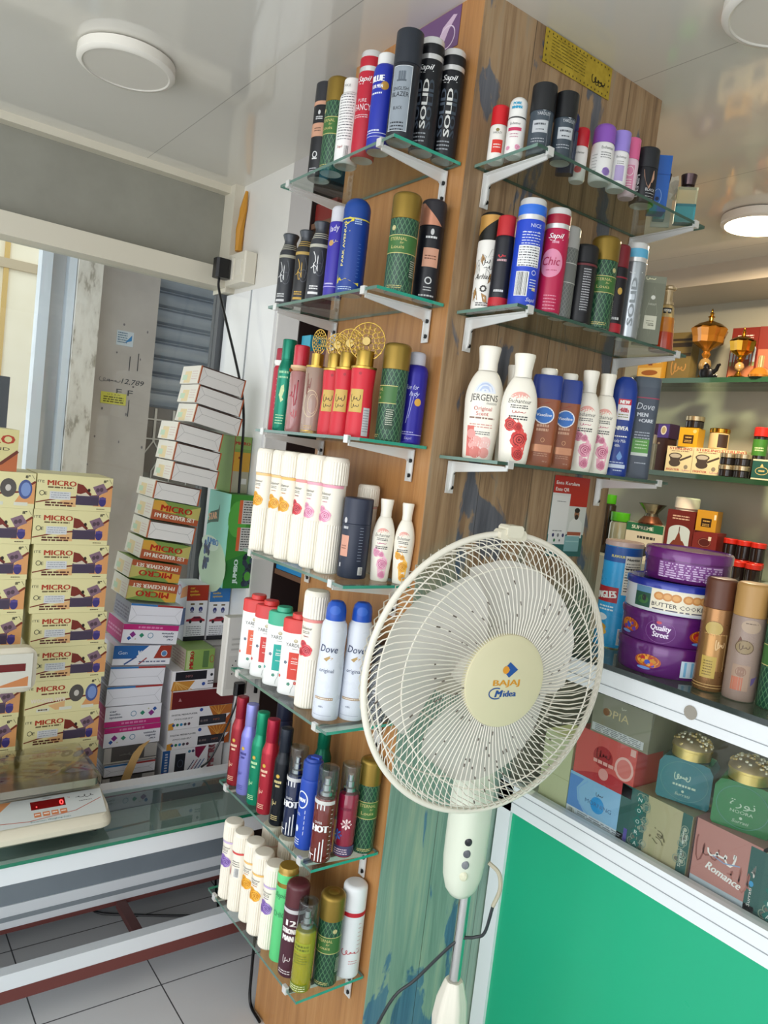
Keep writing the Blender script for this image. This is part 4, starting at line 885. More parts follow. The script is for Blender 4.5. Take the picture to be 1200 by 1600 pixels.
def hot(d):
    d.rect(-30,30,119,131,'#c9c9c6'); [d.rect(u,u+2.2,108,119,'#e4e4e4') for u in (-9,-1,6)]
    d.text('OVER',-2,80,5,'#e2e2e2',w=16); d.text('HOT',2,64,14,'#ececec',w=32,bold=.06); [d.rect(u,u+2.2,4,v,'#e4e4e4') for u,v in ((-20,24),(-14,16),(-3,30),(4,44),(10,50))]; d.rect(-18,-6,14,16,'#e4e4e4'); d.lines(22,27,110,12,9,1.6,'#cfcfcf',4)
mist('body_mist','dark blue body mist with clear overcap left of the blue ribbed can',-.153,-.131,z,30,190,20,'#152552',hot,group='body mists')
def niv(d):
    d.ring(-8,104,13,17,2.4,'#e9edf6'); d.text('MEN',-8,100,8,'#e9edf6',w=16,bold=.04); d.text('COOL',-16,70,6,'#e9edf6',w=17)
    for k in range(5): d.poly([(2,32+k*11),(22,52+k*11),(22,59+k*11),(2,39+k*11)],'#dfe6f2')
    d.ell(-14,42,4.5,7,'#dfe6f2',12); d.lines(-20,-4,22,3,5,2,'#dfe6f2',2)
def twist(c,rc,H): c.lathe([(rc*.8,H),(rc*.72,H+5),(rc*.4,H+6),(0,H+4)],'#2544a0',24); c.box(-4,14,-7,7,H+3,H+9,'#2a4cb0')
can('spray_can','royal blue can with white stripes between two body mists on the sixth left shelf',-.096,-.130,z,32,182,22,'#2348ac','#24459f',36,niv,rr=5,sh=6,rc=20.5,top=twist)
mist('body_mist','red brown body mist with clear overcap at the front corner of the sixth left shelf',-.043,-.127,z,34,190,21.5,'#7c2014',hot,group='body mists')
def petal(d):
    for c,u,v in (('#f1d4d6',6,70),('#2f74c9',-12,46)):
        for k in range(8): a=k*PI/4; d.poly([(u,v),(u+9*math.cos(a-.25),v+9*math.sin(a-.25)),(u+12*math.cos(a),v+12*math.sin(a)),(u+9*math.cos(a+.25),v+9*math.sin(a+.25))],c)
    d.lines(-10,14,103,1,5,5,'#7a1f3a',3); d.rect(-62,62,4,24,M('#4a3f66',.2)); d.lines(-16,14,18,3,4.4,1.6,'#ecd4da',2)
mist('body_mist','crimson pink body mist with snowflake print beside the lattice can on the sixth left shelf',-.040,-.0735,z,40,190,20.5,'#a81f44',petal,group='body mists')
eternal('green lattice can with gold cap beside the wood on the sixth left shelf',-.036,-.0275,z,58,196,22.5,seal=-26)
# --- lowest shelf
z=.3702
for k,(x,y,ac,fl,w) in enumerate(((-.394,-.137,'#cdb9dd',V3,'with violets at the far left'),(-.341,-.138,'#d8504e',R3,'with a red ring and barcode side'),(-.293,-.132,'#efc27a',Y3,'with yellow roses in the middle'),(-.243,-.136,'#eec06e',Y3,'with a yellow rose, second from the green can'),(-.191,-.135,'#c3add6',V3,'with violets next to the light green can'))):
    fn=talc_print(*fl,186) if k!=1 else (lambda d:(d.bars(2,84,11,20),d.lines(-6,14,120,3,5,1.6,'#555',2),d.ell(-16,92,6,12,'#c9343c')))
    talc('talc_bottle',f'small ribbed talc bottle {w}, lowest left shelf',x,y,z,18,186,22,ac,fn)
for x,y,w in ((-.345,-.060,'at the left of the back row'),(-.275,-.055,'in the middle of the back row'),(-.205,-.060,'at the right of the back row')):
    talc('talc_bottle',f'ribbed talc bottle {w} on the lowest left shelf',x,y,z,26,186,23.5,'#e6c8b8',None)
sapil('spray_can','light green can with a gold cap on the lowest left shelf',-.1435,-.131,z,26,204,22.5,'#5fce80','#66d688','Sapil',lambda d:d.text('CHIC',0,100,12,'#4a9c68',w=30),silver='#a8883c',white='#3f8f5c')
def tw(d): 
    d.text('12',4,112,13,'#f0eae8',w=20,bold=.06); d.text('STRONG',2,96,11,'#f0eae8',w=34,bold=.06); d.text('MAN',0,80,12,'#f0eae8',w=24,bold=.06); d.scrawl(2,40,14,18,'#d9cfcf',1.3,4,3); d.lines(-16,14,16,2,5,2,'#d9cfcf',2); d.rect(-60,60,138,146,'#c9c6c8')
can('spray_can','maroon can with big white lettering behind the yellow mist on the lowest left shelf',-.095,-.134,z,30,196,24.5,'#4a2230',M('#5a2a30',.25),46,tw,rr=10,sh=2,rc=24.5)
def yl(d): d.rect(-18,20,84,104,'#9aa02c'); d.lines(-15,17,99,2,7,4,'#5a6420',6); d.lines(-14,16,78,4,5,1.8,'#6f7a24',2); d.rect(-22,22,4,18,'#6f7d1c'); d.lines(-18,18,15,3,4.4,1.8,'#e4e8c0',3)
mist('body_mist','yellow body mist with clear overcap at the front corner of the lowest left shelf',-.045,-.137,z,34,184,21,'#b3ae1d',yl,group='body mists')
eternal('green lattice can with gold cap behind the yellow mist on the lowest left shelf',-.040,-.0825,z,34,190,25.5,seal=20)
def wh(d): d.rect(-60,60,134,143,'#c11f30'); d.scrawl(6,58,34,13,'#c0545c',1.6,4,4); d.lines(4,24,40,2,5,1.4,'#c98a8e',2); d.lines(18,26,120,8,9,1.4,'#c9a0a2',3)
can('spray_can','white can with a red ring beside the wood on the lowest left shelf',-.040,-.0285,z,48,197,25.5,'#e4e7ea','#e8eaec',50,wh,rr=9,sh=2,rc=25.5)
# ------------------------------------------------------------------ goods on the weathered plank side
z=2.0302
rollon('roll_on','small red capped roll-on at the near end of the topmost right shelf',.037,.041,z,40,104,17,'#efece4','#cf2029',lambda d:(d.ell(0,56,3.5,3,'#8a7d4a'),d.text('YARDLEY',0,49,4,'#666',w=18),d.rect(-8,12,14,38,'#d8392f'),d.lines(-5,9,30,2,5,2,W,2)),group='roll-ons')
rollon('roll_on','small white roll-on with a rounded white cap on the topmost right shelf',.082,.043,z,36,108,17,'#f0ece8','#e9e7e2',lambda d:(d.text('PORE',0,90,5,'#2f9ac0',w=15,bold=.04),d.text('MINIMISE',0,83,5,'#2f9ac0',w=20,bold=.04),d.rect(-40,40,66,69,'#4a4a4a'),d.text('Enchanteur',0,54,5,'#666',w=20,sh=.2),d.rect(-13,13,43,49,'#c83a60'),d.lines(-8,8,38,2,5,1.6,'#c48a9c',3),d.rose(9,14,5,*P3),d.rose(-9,12,4,*P3)),group='roll-ons',capdome=14)
def yb(H,R):
    def fn(d):
        d.ell(4,H*.63,4,4,'#b9bdc2'); d.text('YARDLEY',4,H*.54,6,'#c9ccd0',w=26); d.rect(-16,14,H*.30,H*.47,'#b9bdc1'); d.lines(-12,10,H*.43,1,4,3.4,'#3a3f46',8); d.lines(-8,8,H*.35,1,4,2,'#3a3f46',2); d.lines(-16,10,H*.22,2,5,1.6,'#a9adb4',3); d.rect(14.4,15.4,4,H*.66,'#7d828a')
    return fn
can('spray_can','black talc style can with broad black cap, left of two on the topmost right shelf',.1165,.071,z,44,128,21.5,'#3b4650','#1c1d20',50,yb(128,25),rr=2,sh=1,rc=23,group='short black capped cans')
can('spray_can','black can with broad black cap, right of two on the topmost right shelf',.134,.114,z,58,124,20,'#37424c','#17181b',48,yb(124,22),rr=2,sh=1,rc=21.5,group='short black capped cans')
t=thing('perfume_bottle','dark navy glass perfume bottle with a domed cap on the topmost right shelf','perfume bottle',(.106,.160,z),42); mb=MB().box(-17,17,-10,10,0,78,M('#2a3c5e',.1,0,.5,.35),bev=4); mb.build('bottle',t); MB().lathe([(10,78),(13,80)]+dome(17,84,118,14)[1:],'#232a58',28,.8).build('cap',t)
rollon('roll_on','small white roll-on with a red cap behind the purple capped one',.100,.203,z,42,102,15.5,'#efe9e6','#c8202c',lambda d:(d.text('Enchanteur',0,50,5,'#555',w=18),d.rose(0,20,7,*R3)),group='roll-ons')
rollon('roll_on','white roll-on with a large purple domed cap on the topmost right shelf',.129,.236,z,44,112,22,'#eceae8','#8a54b4',lambda d:(d.text('Enchanteur',8,60,6,'#555',w=24),d.lines(-4,18,54,3,4.5,1.5,'#777',2),d.rose(10,18,8,*V3),d.lines(-22,-10,50,7,6,1.2,'#999',4)),group='roll-ons',capdome=12,chf=.34)
rollon('roll_on','white roll-on with a lilac cap right of the purple domed one',.132,.283,z,44,113,19.5,'#ecebea','#9a86d6',lambda d:(d.text('Enchanteur',4,58,5,'#666',w=20),d.rect(-6,12,14,44,'#b7a6d2'),d.lines(-4,10,52,2,4,1.4,'#888',2)),group='roll-ons',capdome=3)
rollon('roll_on','slim roll-on with a pink cap beside the black lettered can',.124,.330,z,44,118,17,'#e8c9d6','#df6a98',lambda d:(d.rect(-9,9,14,62,'#d78aa8'),d.ring(0,50,7,9,1,W),d.lines(-6,6,34,4,5,1.5,W,2)),group='roll-ons',capdome=3)
def den(d): d.text('DENIM',-13,12,9,'#d8d8da',w=44,rot=90,al='l',bold=.03); d.poly([(-6,66),(16,66),(18,50),(8,28),(2,36),(-4,52)],'#b98d74'); d.text('BLACK',12,24,6,'#d8d8da',w=22); d.rect(2,24,19,20,'#bbb'); d.lines(2,22,14,2,4,1.4,'#aaa',2)
can('spray_can','black can with a tan print and upright white lettering on the topmost right shelf',.124,.382,z,46,114,25,'#191a20','#23252a',42,den,rr=4,sh=1,rc=25,cat='spray can')
carton('carton','glossy blue carton beside the lettered black can on the topmost right shelf',.135,.425,z,48,34,34,116,M('#1556a8',.2,0,.3),lambda d:(d.rect(-17,17,76,77,'#0d3f86'),d.ell(-4,26,4,4,'#0b1f44'),d.ring(-4,30,8,16,.8,'#9fc1ea')),sides={'r':lambda d:d.text('DENIM',22,14,9,'#a9c6ea',w=56,rot=90,al='l')})
def scentflask(label,x,y,f,w,d_,h,cap,lower,upper):
    t=thing('perfume_bottle',label,'perfume bottle',(x,y,z),f,'rectangular perfume flasks'); MB().box(-w/2,w/2,-d_/2,d_/2,0,h*.38,M(lower,.05,0,.3,.75),bev=2).box(-w/2,w/2,-d_/2,d_/2,h*.38,h*.72,M(upper,.05,0,.3,.75),bev=2).build('bottle',t)
    MB().lathe([(8,h*.72),(8,h*.76),(14,h*.78),(17,h*.99),(15,h),(0,h)],cap,24).build('cap',t)
scentflask('clear flask of turquoise perfume at the far end of the topmost right shelf',.134,.522,42,42,26,104,M('#5a4a4c',.25,.8),'#4fc3d3','#e6e3b8')
scentflask('small flask with a black cap half hidden behind the turquoise perfume',.104,.474,42,24,20,98,M('#141518',.3),'#5cc6d8','#d8dcc4')
# crumpled clear wrapper
mb=MB(); rng=random.Random(3); n=7; vs=[(i*9-27+rng.uniform(-3,3),rng.uniform(-14,14)+j*3,60+j*14+rng.uniform(-5,5)) for j in range(5) for i in range(n)]; fs=[(j*n+i,j*n+i+1,(j+1)*n+i+1,(j+1)*n+i) for j in range(4) for i in range(n-1)]; mb.add(vs,fs,M('#e8e2d2',.15,.2)); mb.box(-20,20,-3,3,0,62,M('#d6d0c0',.3)); tag(mb.build('crumpled_wrapper',None,(.080,.515,z),(0,0,.7),sharp=5),'crumpled pale foil wrapper behind the turquoise perfume flask','wrapper')
# --- middle right shelf
z=1.7502
def fl(d):
    k='#2a2420'; tn='#b58a55'; r=random.Random(4)
    for i in range(22):
        u,v=r.uniform(-34,34),r.uniform(14,112); a=r.uniform(0,6); P=[(u+9*math.cos(a),v+17*math.sin(a)),(u+5*math.cos(a+.9),v+9*math.sin(a+.9)),(u-6*math.cos(a),v-11*math.sin(a)),(u+5*math.cos(a-.9),v+9*math.sin(a-.9))]
        if i%2==0: d.poly(P,tn)
        d.stroke(P+[P[0]],.5,k)
    d.ell(-4,84,7,9,W); d.scrawl(-4,88,13,16,k,1.4,3,3); d.scrawl(2,78,16,8,k,1,5,3); d.text('Arham',-6,56,10,k,w=36,sh=.3); 
    for q in range(10): a=q*PI/5; d.ell(-4+5*math.cos(a),38+5*math.sin(a),2,1.6,k,6)
    d.lines(-16,12,12,2,4,1.8,'#444',2)
def swoosh(c,rc,H):
    S=can_surf([(rc+.3,H-54),(rc+.3,H-7)]); d=Pr(c,S,.2); d.band(-40,40,lambda u:H-44+min(34,max(0,u+30)*.75),lambda u:H-7.2,M('#c1914a',.3,.3)); c.lathe([(rc*.75,H+.2),(0,H+.4)],M('#c1914a',.3,.4),24)
can('spray_can','white floral printed can with a black and gold cap, middle right shelf',.0462,.048,z,46,184,24.5,'#eeebe4','#14140f',54,fl,rr=7,sh=1,rc=24.2,top=swoosh)
can('spray_can','black can with red cap and red base half hidden behind the blue can',.0905,.043,z,40,170,19,'#171820','#b8262c',38,lambda d:(d.rect(-60,60,2,18,'#b8222c'),d.scrawl(-2,94,14,6,'#c8303a',1.6,2,2),d.lines(-9,9,88,1,5,4,'#c8a0a2',3),d.lines(-9,9,32,1,5,4,'#ddd',4)),rr=4,sh=8,rc=17.5)
def nb(d):
    k='#d8dcea'; d.text('NICE',8,142,7,'#cfd6ee',w=20); d.lines(-16,20,134,5,5,1.5,k,2); d.rect(-20,22,72,110,'#e6e6e6'); d.lines(-18,20,107,8,4.6,1.7,'#33353c',3); d.bars(-18,20,22,42); d.ring(14,62,4,4,1,k); d.text('Sapil',14,10,7,k,w=20,sh=.3); d.rect(14,22,30,36,'#c9b77a'); d.lines(8,22,50,4,5,1.6,k,5)
sapil('spray_can','tall blue can with white label panel, middle right shelf corner',.133,.062,z,50,196,26,'#1f44c0','#2a6ad0',' ',nb)
def ch(d): d.ell(-4,88,22,26,'#d98aa6',24); d.text('Chic',-4,84,16,'#a31f4c',w=32,sh=.2); d.lines(-12,8,76,1,4,1.4,'#a31f4c',1); d.lines(-10,14,30,5,6,1.3,'#e3a0b6',3); d.lines(-6,6,128,1,5,4,'#e3a0b6',4)
sapil('spray_can','pink red can with clear cap right of the tall blue can',.1525,.1125,z,42,190,23,'#b21c48','#9e1630','Sapil',ch)
can('spray_can','grey patterned can with a silver cap between the pink and black cans',.142,.157,z,46,172,22,lattice('#5f625f','#7c7f7a',7,10),'#9c9c98',42,lambda d:(d.rect(-60,60,66,102,'#6d6f6c'),d.rect(-60,60,101,102.2,'#c8c8c2'),d.rect(-60,60,65,66.2,'#c8c8c2')),rr=6,sh=2,rc=22)
def bk(d): d.rect(-60,60,108,112,'#6a2a30'); d.rect(2,20,20,104,'#26262b'); d.lines(3,19,102,17,4.8,2,'#b9b9bd',7); d.rect(-19,-17,56,74,'#555')
can('spray_can','short wide black can with an ingredients panel on the middle right shelf',.142,.2085,z,40,150,27,'#121217','#19191d',36,bk,rr=7,sh=3,rc=26.5)
eternal('green lattice can with gold cap on the plank side shelf beside the short black can',.146,.264,z,48,180,27,seal=20)
can('spray_can','slim black can with dark red cap and medal right of the gold capped can',.142,.314,z,44,178,21,'#17131a','#7a1a26',46,lambda d:(d.rect(-50,50,2,20,'#b02230'),d.ell(8,84,5,7,'#c8a04a'),d.lines(-12,13,32,1,5,5,'#c8c8c8',4),d.rect(-40,40,110,113,'#8a2030')),rr=6,sh=2,rc=20.5)
sapil('spray_can','silver can with a light blue side and blue banded cap on the middle right shelf',.140,.370,z,46,195,24,M('#aab0b4',.25,.7),'#5aa6c8',' ',lambda d:(d.rect(-75,-16,2,150,'#3f86a8'),d.text('SOLID',6,26,12,'#8d9498',w=96,rot=90,al='l',bold=.06)))
def yx(d): d.ring(0,66,12,52,.8,'#8a8b78',4); d.ell(0,96,4.5,4.5,'#d0d0c4'); d.text('YARDLEY',0,80,4,'#c0c0b0',w=18); d.rect(-13,13,30,58,'#c3c1ad'); d.lines(-8,8,48,2,5,1.6,'#6a6a58',2); d.lines(-4,8,40,1,5,3,'#5a5a4a',4)
carton('carton','grey green carton with a cream label on the middle right shelf',.160,.418,z,52,46,36,140,'#6d6f5e',lambda d:(yx(d),d.rect(-23,23,126,140,'#7a7c6a'),d.scrawl(-10,134,18,6,'#d8d4b0',1.6,4,3)))
t=thing('perfume_bottle','tapered amber orange tester bottle with a clear cap, middle right shelf','perfume bottle',(.133,.507,z),44); H=142
OG=mottled('#d0521c','#dd9a3a',.02,.12); am=M('#d8661e',.08,0,.5,.35); 
MB().lathe([(0,0),(25,0),(26,3),(23,40)],M('#c8401a',.08,0,.5,.3),12).lathe([(23,40),(20.5,72)],M('#d8801f',.08,0,.5,.3),12).lathe([(20.5,72),(17,96),(14,100)],M('#d9b878',.08,0,.5,.4),12).build('bottle',t)
MB().lathe([(15,100),(15,106),(11,107),(11,132),(16,134),(17,138),(12,H),(0,H)],M('#cdb48a',.1,.3,.5,.3),16).build('cap',t)
mb=MB(); d=Pr(mb,can_surf([(26,0),(16,104)]),.6); d.rect(-14,16,80,92,'#16161a'); d.text('TESTER',1,83.5,5.5,'#ece6da',w=24,bold=.04); mb.build('label_print',t)
# --- lowest right shelf
z=1.4662
def jer(d,H=218,R=36):
    d.ell(0,H*.585,R*.62,H*.10,'#dfe3ec',18,a0=0,a1=PI); d.ell(0,H*.60,R*.45,H*.075,'#b9c6e2',18,a0=0,a1=PI); d.text('JERGENS',0,H*.515,H*.06,'#4a463f',w=R*1.55); d.text('moisture',R*.45,H*.485,H*.028,'#8a8a86',w=R*.6,sh=.3)
    d.text('Original',0,H*.43,H*.036,'#c2453f',w=R*1.0); d.text('Scent',0,H*.385,H*.036,'#c2453f',w=R*.7); d.lines(-R*.75,R*.75,H*.37,1,4,H*.014,'#8a6a5c',2); d.lines(-R*.7,R*.7,H*.31,2,H*.022,H*.009,'#d29a90',3); d.lines(-R*.3,R*.6,H*.245,2,H*.018,H*.009,'#7a7a76',4)
    d.rect(-R*.85,R*.78,H*.02,H*.19,'#f2dcd6'); d.rect(-R*.85,-R*.38,H*.02,H*.29,'#d9695f'); 
    for u,v,r,c in ((-R*.25,H*.14,R*.5,'#e8aaa2'),(R*.38,H*.15,R*.4,'#edc0ba'),(-R*.2,H*.06,R*.4,'#d87a70'),(R*.4,H*.06,R*.36,'#e29a92'),(-R*.55,H*.22,R*.3,'#e39a92')): d.ell(u,v,r,r*.8,c,14)
lotion('lotion_bottle','large white lotion with a red and pink print, lowest right shelf',.062,.066,z,46,218,37,jer,sy=.6,wide=.52)
lotion('lotion_bottle','white lotion bottle hidden behind the red rose lotion',.052,.148,z,44,196,22,None,sy=.7)
lotion('lotion_bottle','large white lotion with bold red roses in front on the lowest right shelf',.130,.094,z,46,206,34,lambda d:ench(d,206,34,('#c92f2c','#d84a42','#7d1414'),'#b8352c','Alluring'),sy=.6,group='rose lotions on the plank side')
def vas(label,y,R):
    H=178; t=thing('lotion_bottle',label,'lotion bottle',(.126,y,z),44,'brown lotions with blue shoulders'); sy=.55
    p=[(0,0),(R*.86,0),(R*.9,3),(R*.95,H*.4),(R,H*.74)]; MB().lathe(p,M('#8f4f30',.35),32,sy,sq=3).build('body',t)
    MB().lathe([(R*1.0,H*.74),(R*1.02,H*.76),(R*1.0,H*.97),(R*.92,H),(0,H)],M('#243a86',.35),32,sy,sq=3).build('shoulder',t); MB().lathe([(R*.5,H),(R*.55,H+3),(R*.55,H+11),(R*.5,H+13),(0,H+13)],M('#e4dfd2',.35),24).build('cap',t)
    def fn(d):
        d.poly([(-R*.8,H*.73),(R*.6,H*.73),(R*.2,H*.70),(-R*.4,H*.67)],'#a03028'); d.ring(0,H*.56,R*.62,H*.09,2.4,'#e6e6ea'); d.ell(0,H*.56,R*.6,H*.086,'#2f6fc0',20); d.text('Vaseline',0,H*.548,H*.034,'#f0f2f6',w=R*1.0,bold=.01); d.lines(-R*.4,R*.4,H*.46,2,H*.045,H*.028,'#cf9f82',6); d.ring(R*.1,H*.29,3.5,4,1,'#d8a070'); d.rect(-R*.6,R*.8,H*.16,H*.24,M('#b07a5a',.25,.4)); d.lines(-R*.4,R*.6,H*.145,2,4,1.4,'#c08f72',2); d.text('400 ml',R*.4,H*.05,3,'#c9a288',w=9)
    decor(t,can_surf(p,sy,3),fn)
vas('brown lotion bottle with blue shoulder and visible white cap beside the red rose lotion',.170,29); vas('brown lotion bottle with blue shoulder next to the pink rose lotions',.233,27)
for y,w,H in ((.291,'left of two in front of the plank wall',206),(.347,'beside the blue flat bottle',208)):
    lotion('lotion_bottle',f'large white lotion with pale pink roses, {w}',.130,y,z,44,H,28,lambda d:ench(d,H,28,('#d6869e','#e2a3b4','#a84a68'),'#c04a70','Romantic'),sy=.65,group='rose lotions on the plank side')
t=thing('lotion_bottle','flat royal blue lotion bottle with a red NEW flash on the lowest right shelf','lotion bottle',(.130,.408,z),46); R=27;H=212;p=[(0,0),(R*.9,0),(R*.94,3),(R*.9,H*.3),(R,H*.62),(R*.97,H*.86),(R*.8,H*.96),(R*.4,H),(0,H)]; MB().lathe(p,M('#1c3a8c',.3),32,.55).build('bottle',t)
def nv(d): d.rect(-13,15,152,164,'#c8283c'); d.text('NEW',1,154,8,W,w=20,bold=.04); d.rect(-13,15,120,152,'#e8e4e6'); d.text('48h',1,136,10,'#b8283c',w=18,bold=.03); d.lines(-10,12,132,2,5,2,'#884',2); d.text('NIVEA',1,98,9,W,w=30,bold=.04); d.lines(-16,16,86,1,4,2.6,W,4); d.text('Body Milk',0,72,7,'#e4e8f2',w=30); d.text('48h',-4,62,6,'#e4e8f2',w=12); d.poly([(4,54),(-3,42),(0,36),(4,34),(8,36),(11,42)],'#6d96cc'); d.rect(-20,22,17,25,'#c6d2e6'); d.lines(-16,16,30,1,4,2,'#c6d2e6',5); d.lines(-6,14,13,1,4,2,'#c6d2e6',5)
decor(t,can_surf(p,.55),nv)
t=thing('body_wash','slate grey body wash bottle at the right end of the lowest right shelf','body wash bottle',(.130,.482,z),46); R=30;H=222;p=[(0,0),(R*.92,0),(R*.95,3),(R*.93,H*.4),(R,H*.78),(R*.98,H*.90)]; MB().lathe(p,M('#4b535f',.4),32,.6,sq=3).build('bottle',t)
MB().lathe([(R*.98,H*.90),(R*.98,H*.985),(R*.9,H),(0,H)],M('#525b66',.4),32,.6,sq=3).build('cap',t)
def dv(d): d.rect(-30,30,H*.79,H*.80,'#a8425a'); d.text('Dove',0,H*.68,15,'#d4d8de',w=36,sh=.2); d.text('MEN',-4,H*.61,9,'#d4d8de',w=22,bold=.03); d.text('+CARE',4,H*.555,8,'#d4d8de',w=30,bold=.03); d.lines(-16,18,H*.46,3,6,2.4,'#aab0ba',2); d.rect(-18,18,H*.255,H*.39,'#5d9a46'); d.lines(-12,14,H*.37,3,7,2.4,'#bfd8ae',3); d.rect(-18,18,H*.225,H*.255,'#cfd6cc'); d.lines(-8,16,H*.16,1,4,2.4,'#aab0ba',4)
decor(t,can_surf(p,.6,3),dv)
# ------------------------------------------------------------------ goods on the back display wall
AM=M('#b8792a',.15,.55,.4); GD=M('#c99a38',.22,1); Z1=1.9122; Z2=1.5262; Y=1.93
def goblet(label,x,y,z,H,R,bowl,flare):
    t=thing('ornamental_goblet',label,'goblet',(x,y,z),50,'gilt ornamental goblets')
    MB().lathe([(0,0),(R*.62,0),(R*.66,H*.02),(R*.5,H*.035),(R*.28,H*.05),(R*.2,H*.09),(R*.12,H*.13)],GD,28).build('foot',t)
    MB().lathe([(R*.12,H*.13),(R*.3,H*.17),(R*.34,H*.22),(R*.28,H*.28),(R*.14,H*.31)],M('#c8a468',.1,.3,.5,.3),12).build('stem',t)
    fac=lambda a,i,h:1-.16*(i%2)
    b=MB().lathe([(R*.14,H*.31),(R*.25,H*.36),(R*.16,H*.40),(R*.30,H*.44),(R*.82,H*.52),(R*.86,H*.60),(R*flare,H*.70),(R*.85,H*.73)],bowl,16,mod=fac); b.build('bowl',t,sharp=8)
    MB().lathe([(R*.86,H*.73),(R*.6,H*.78),(R*.3,H*.81),(R*.12,H*.83),(R*.12,H*.87),(R*.2,H*.88),(R*.08,H*.90),(R*.12,H*.925),(R*.05,H*.95),(R*.06,H*.97),(0,H)],GD,20).build('lid',t)
goblet('large amber and gold goblet with a pointed lid on the upper back shelf',-.640,Y+.005,Z1,297,76,AM,1.0)
goblet('smaller gold goblet standing in front of the red boxes on the upper back shelf',-.462,1.886,Z1,200,54,GD,.95)
def pal(d):
    w=108; d.rect(0-50,50,6,150,'#cdbd9a'); d.rect(-50,50,6,60,'#a86a48'); d.rect(-50,50,60,76,'#8fa06a'); d.rect(-50,50,76,150,'#cfdbe2'); d.poly([(-50,150),(-50,128),(-36,150)],'#7c2618'); d.poly([(50,150),(36,150),(50,128)],'#7c2618'); d.rect(-30,30,60,86,'#a85a40'); d.ell(0,96,16,17,'#b56a4a',16); d.rect(-2,2,108,134,'#7c3a28'); [d.rect(u,u+5,60,112,'#a0503a') for u in (-40,-28,24,36)]; d.lines(-30,34,182,2,9,4,'#e7cfc4',2)
carton('carton','tall dark red carton with a domed palace picture on the upper back shelf',-.493,Y+.022,Z1,3,108,70,212,'#6e1f14',pal,group='dark red palace cartons')
carton('carton','tall dark red carton at the right edge of the upper back shelf',-.372,Y+.01,Z1,8,108,70,208,'#6e1f14',lambda d:(d.rect(-50,50,6,120,'#9a5a40'),d.ell(10,150,16,14,'#caa04a')),group='dark red palace cartons')
t=thing('perfume_bottle','squat bronze bottle in front of the right hand red carton','perfume bottle',(-.372,1.875,Z1),30); MB().lathe([(0,0),(38,0),(40,8),(28,30),(14,38)],AM,16).build('bottle',t); MB().lathe([(11,38),(11,82),(0,84)],M('#e0c48a',.15,.8),18).build('cap',t)
t=thing('camel_figurine','small black lying camel figurine beside the large goblet','figurine',(-.578,1.872,Z1),0)
mb=MB(); mb.lathe([(0,0),(26,4),(34,18),(30,34),(14,42),(0,46)],BLACK,16,.6,x=-10); mb.lathe([(0,34),(10,38),(12,50),(4,60),(0,62)],BLACK,12,x=-14); mb.tube([(14,0,22),(30,0,34),(36,0,52),(44,0,54)],[10,8,7,5],BLACK); mb.tube([(10,-14,6),(46,-20,6)],6,BLACK); mb.build('body',t); mb=MB(); d=Pr(mb,flat_surf((36,-26.5,0),(1,0,0),(0,0,1)),.3); mb.tube([(34,-21,9),(48,-21,9)],2,WHITE); mb.build('painted_stripe',t)
carton('carton','yellow carton with a goblet picture at the left of the upper back shelf',-.896,Y,Z1,3,122,70,110,'#c99636',lambda d:(d.rect(-56,56,8,60,'#dcb868'),d.ell(0,38,40,12,'#9a5a20',16),d.rect(-10,10,70,100,'#7a3a1a'),d.lines(-50,50,92,2,9,4,'#f0dca8',2)))
t=carton('carton','tall olive carton behind the tester bottle on the upper back shelf',-.778,Y+.03,Z1,3,104,60,212,'#7c6a3a',lambda d:(d.rect(-50,50,150,168,'#3a2c18'),d.rect(-50,50,176,186,'#3a2c18'),d.rect(-50,50,110,124,'#4a3a1e'),d.scrawl(0,60,60,60,'#b98a4a',5,3,4)))
# lower back shelf
def ster(word):
    def fn(d):
        r='#b0544a'; d.text('STERLING',0,96,11,r,w=100,bold=.03); d.lines(-40,40,92,1,4,3,'#8a6a5a',2); k='#4a4038'; d.ell(-20,70,30,13,k,20); d.ell(-20,70,24,9,'#b8b0a0',18); d.poly([(-44,62),(4,62),(-4,34),(-36,34)],k); d.ell(-20,40,26,16,k,18); d.stroke([(2,52),(24,62),(50,74)],8,k); d.ell(32,26,9,9,'#8a8272',14)
        d.text(word,-24,8,9,r,w=58,bold=.03); d.scrawl(34,12,30,9,'#c890a0',2,4,3)
    return fn
for x,w,l in ((-.690,'FIGHTER','left of the two cream burner cartons on the lower back shelf'),(-.566,'FIGHTER','right of the two cream burner cartons on the lower back shelf')):
    carton('carton',l,x,Y,Z2,4,122,90,110,'#ddd2a8',ster(w),group='cream burner cartons')
carton('carton','third cream burner carton mostly hidden behind the metal lidded jars',-.457,Y-.0,Z2,4,90,80,108,'#ddd2a8',ster('FIGHTER'),group='cream burner cartons')
carton('carton','golden cube carton stacked on a cream burner carton under a small jar',-.664,Y,Z2+.1105,12,78,78,80,'#cf9d24',lambda d:(d.rect(-20,22,14,50,'#3f2a14'),d.lines(-12,14,42,1,5,5,'#d8b060',7),d.lines(-14,16,28,2,6,2.6,'#d8b060',2),d.ell(24,66,8,8,'#d8c07a',14)))
def jar(name,label,x,y,z,R,h,body,lid,lh,fn=None,grp=None):
    t=thing(name,label,'jar',(x,y,z),20,grp); MB().lathe([(0,0),(R*.9,0),(R,3),(R,h-lh-3),(R*.9,h-lh)],body,24).build('body',t); MB().lathe([(R*1.0,h-lh),(R*1.04,h-lh+1),(R*1.04,h-2),(R*.98,h),(0,h)],lid,24).build('lid',t)
    decor(t,can_surf([(R,0),(R,h)]),fn); return t
DK=M('#1d1a1a',.12,0,.5); ML=M('#b9ab8c',.25,.8)
jar('jar','small dark jar with a metal lid on top of the golden cube carton',-.665,Y+.035,Z2+.191,37,50,DK,ML,20,None,'dark jars with metal lids')
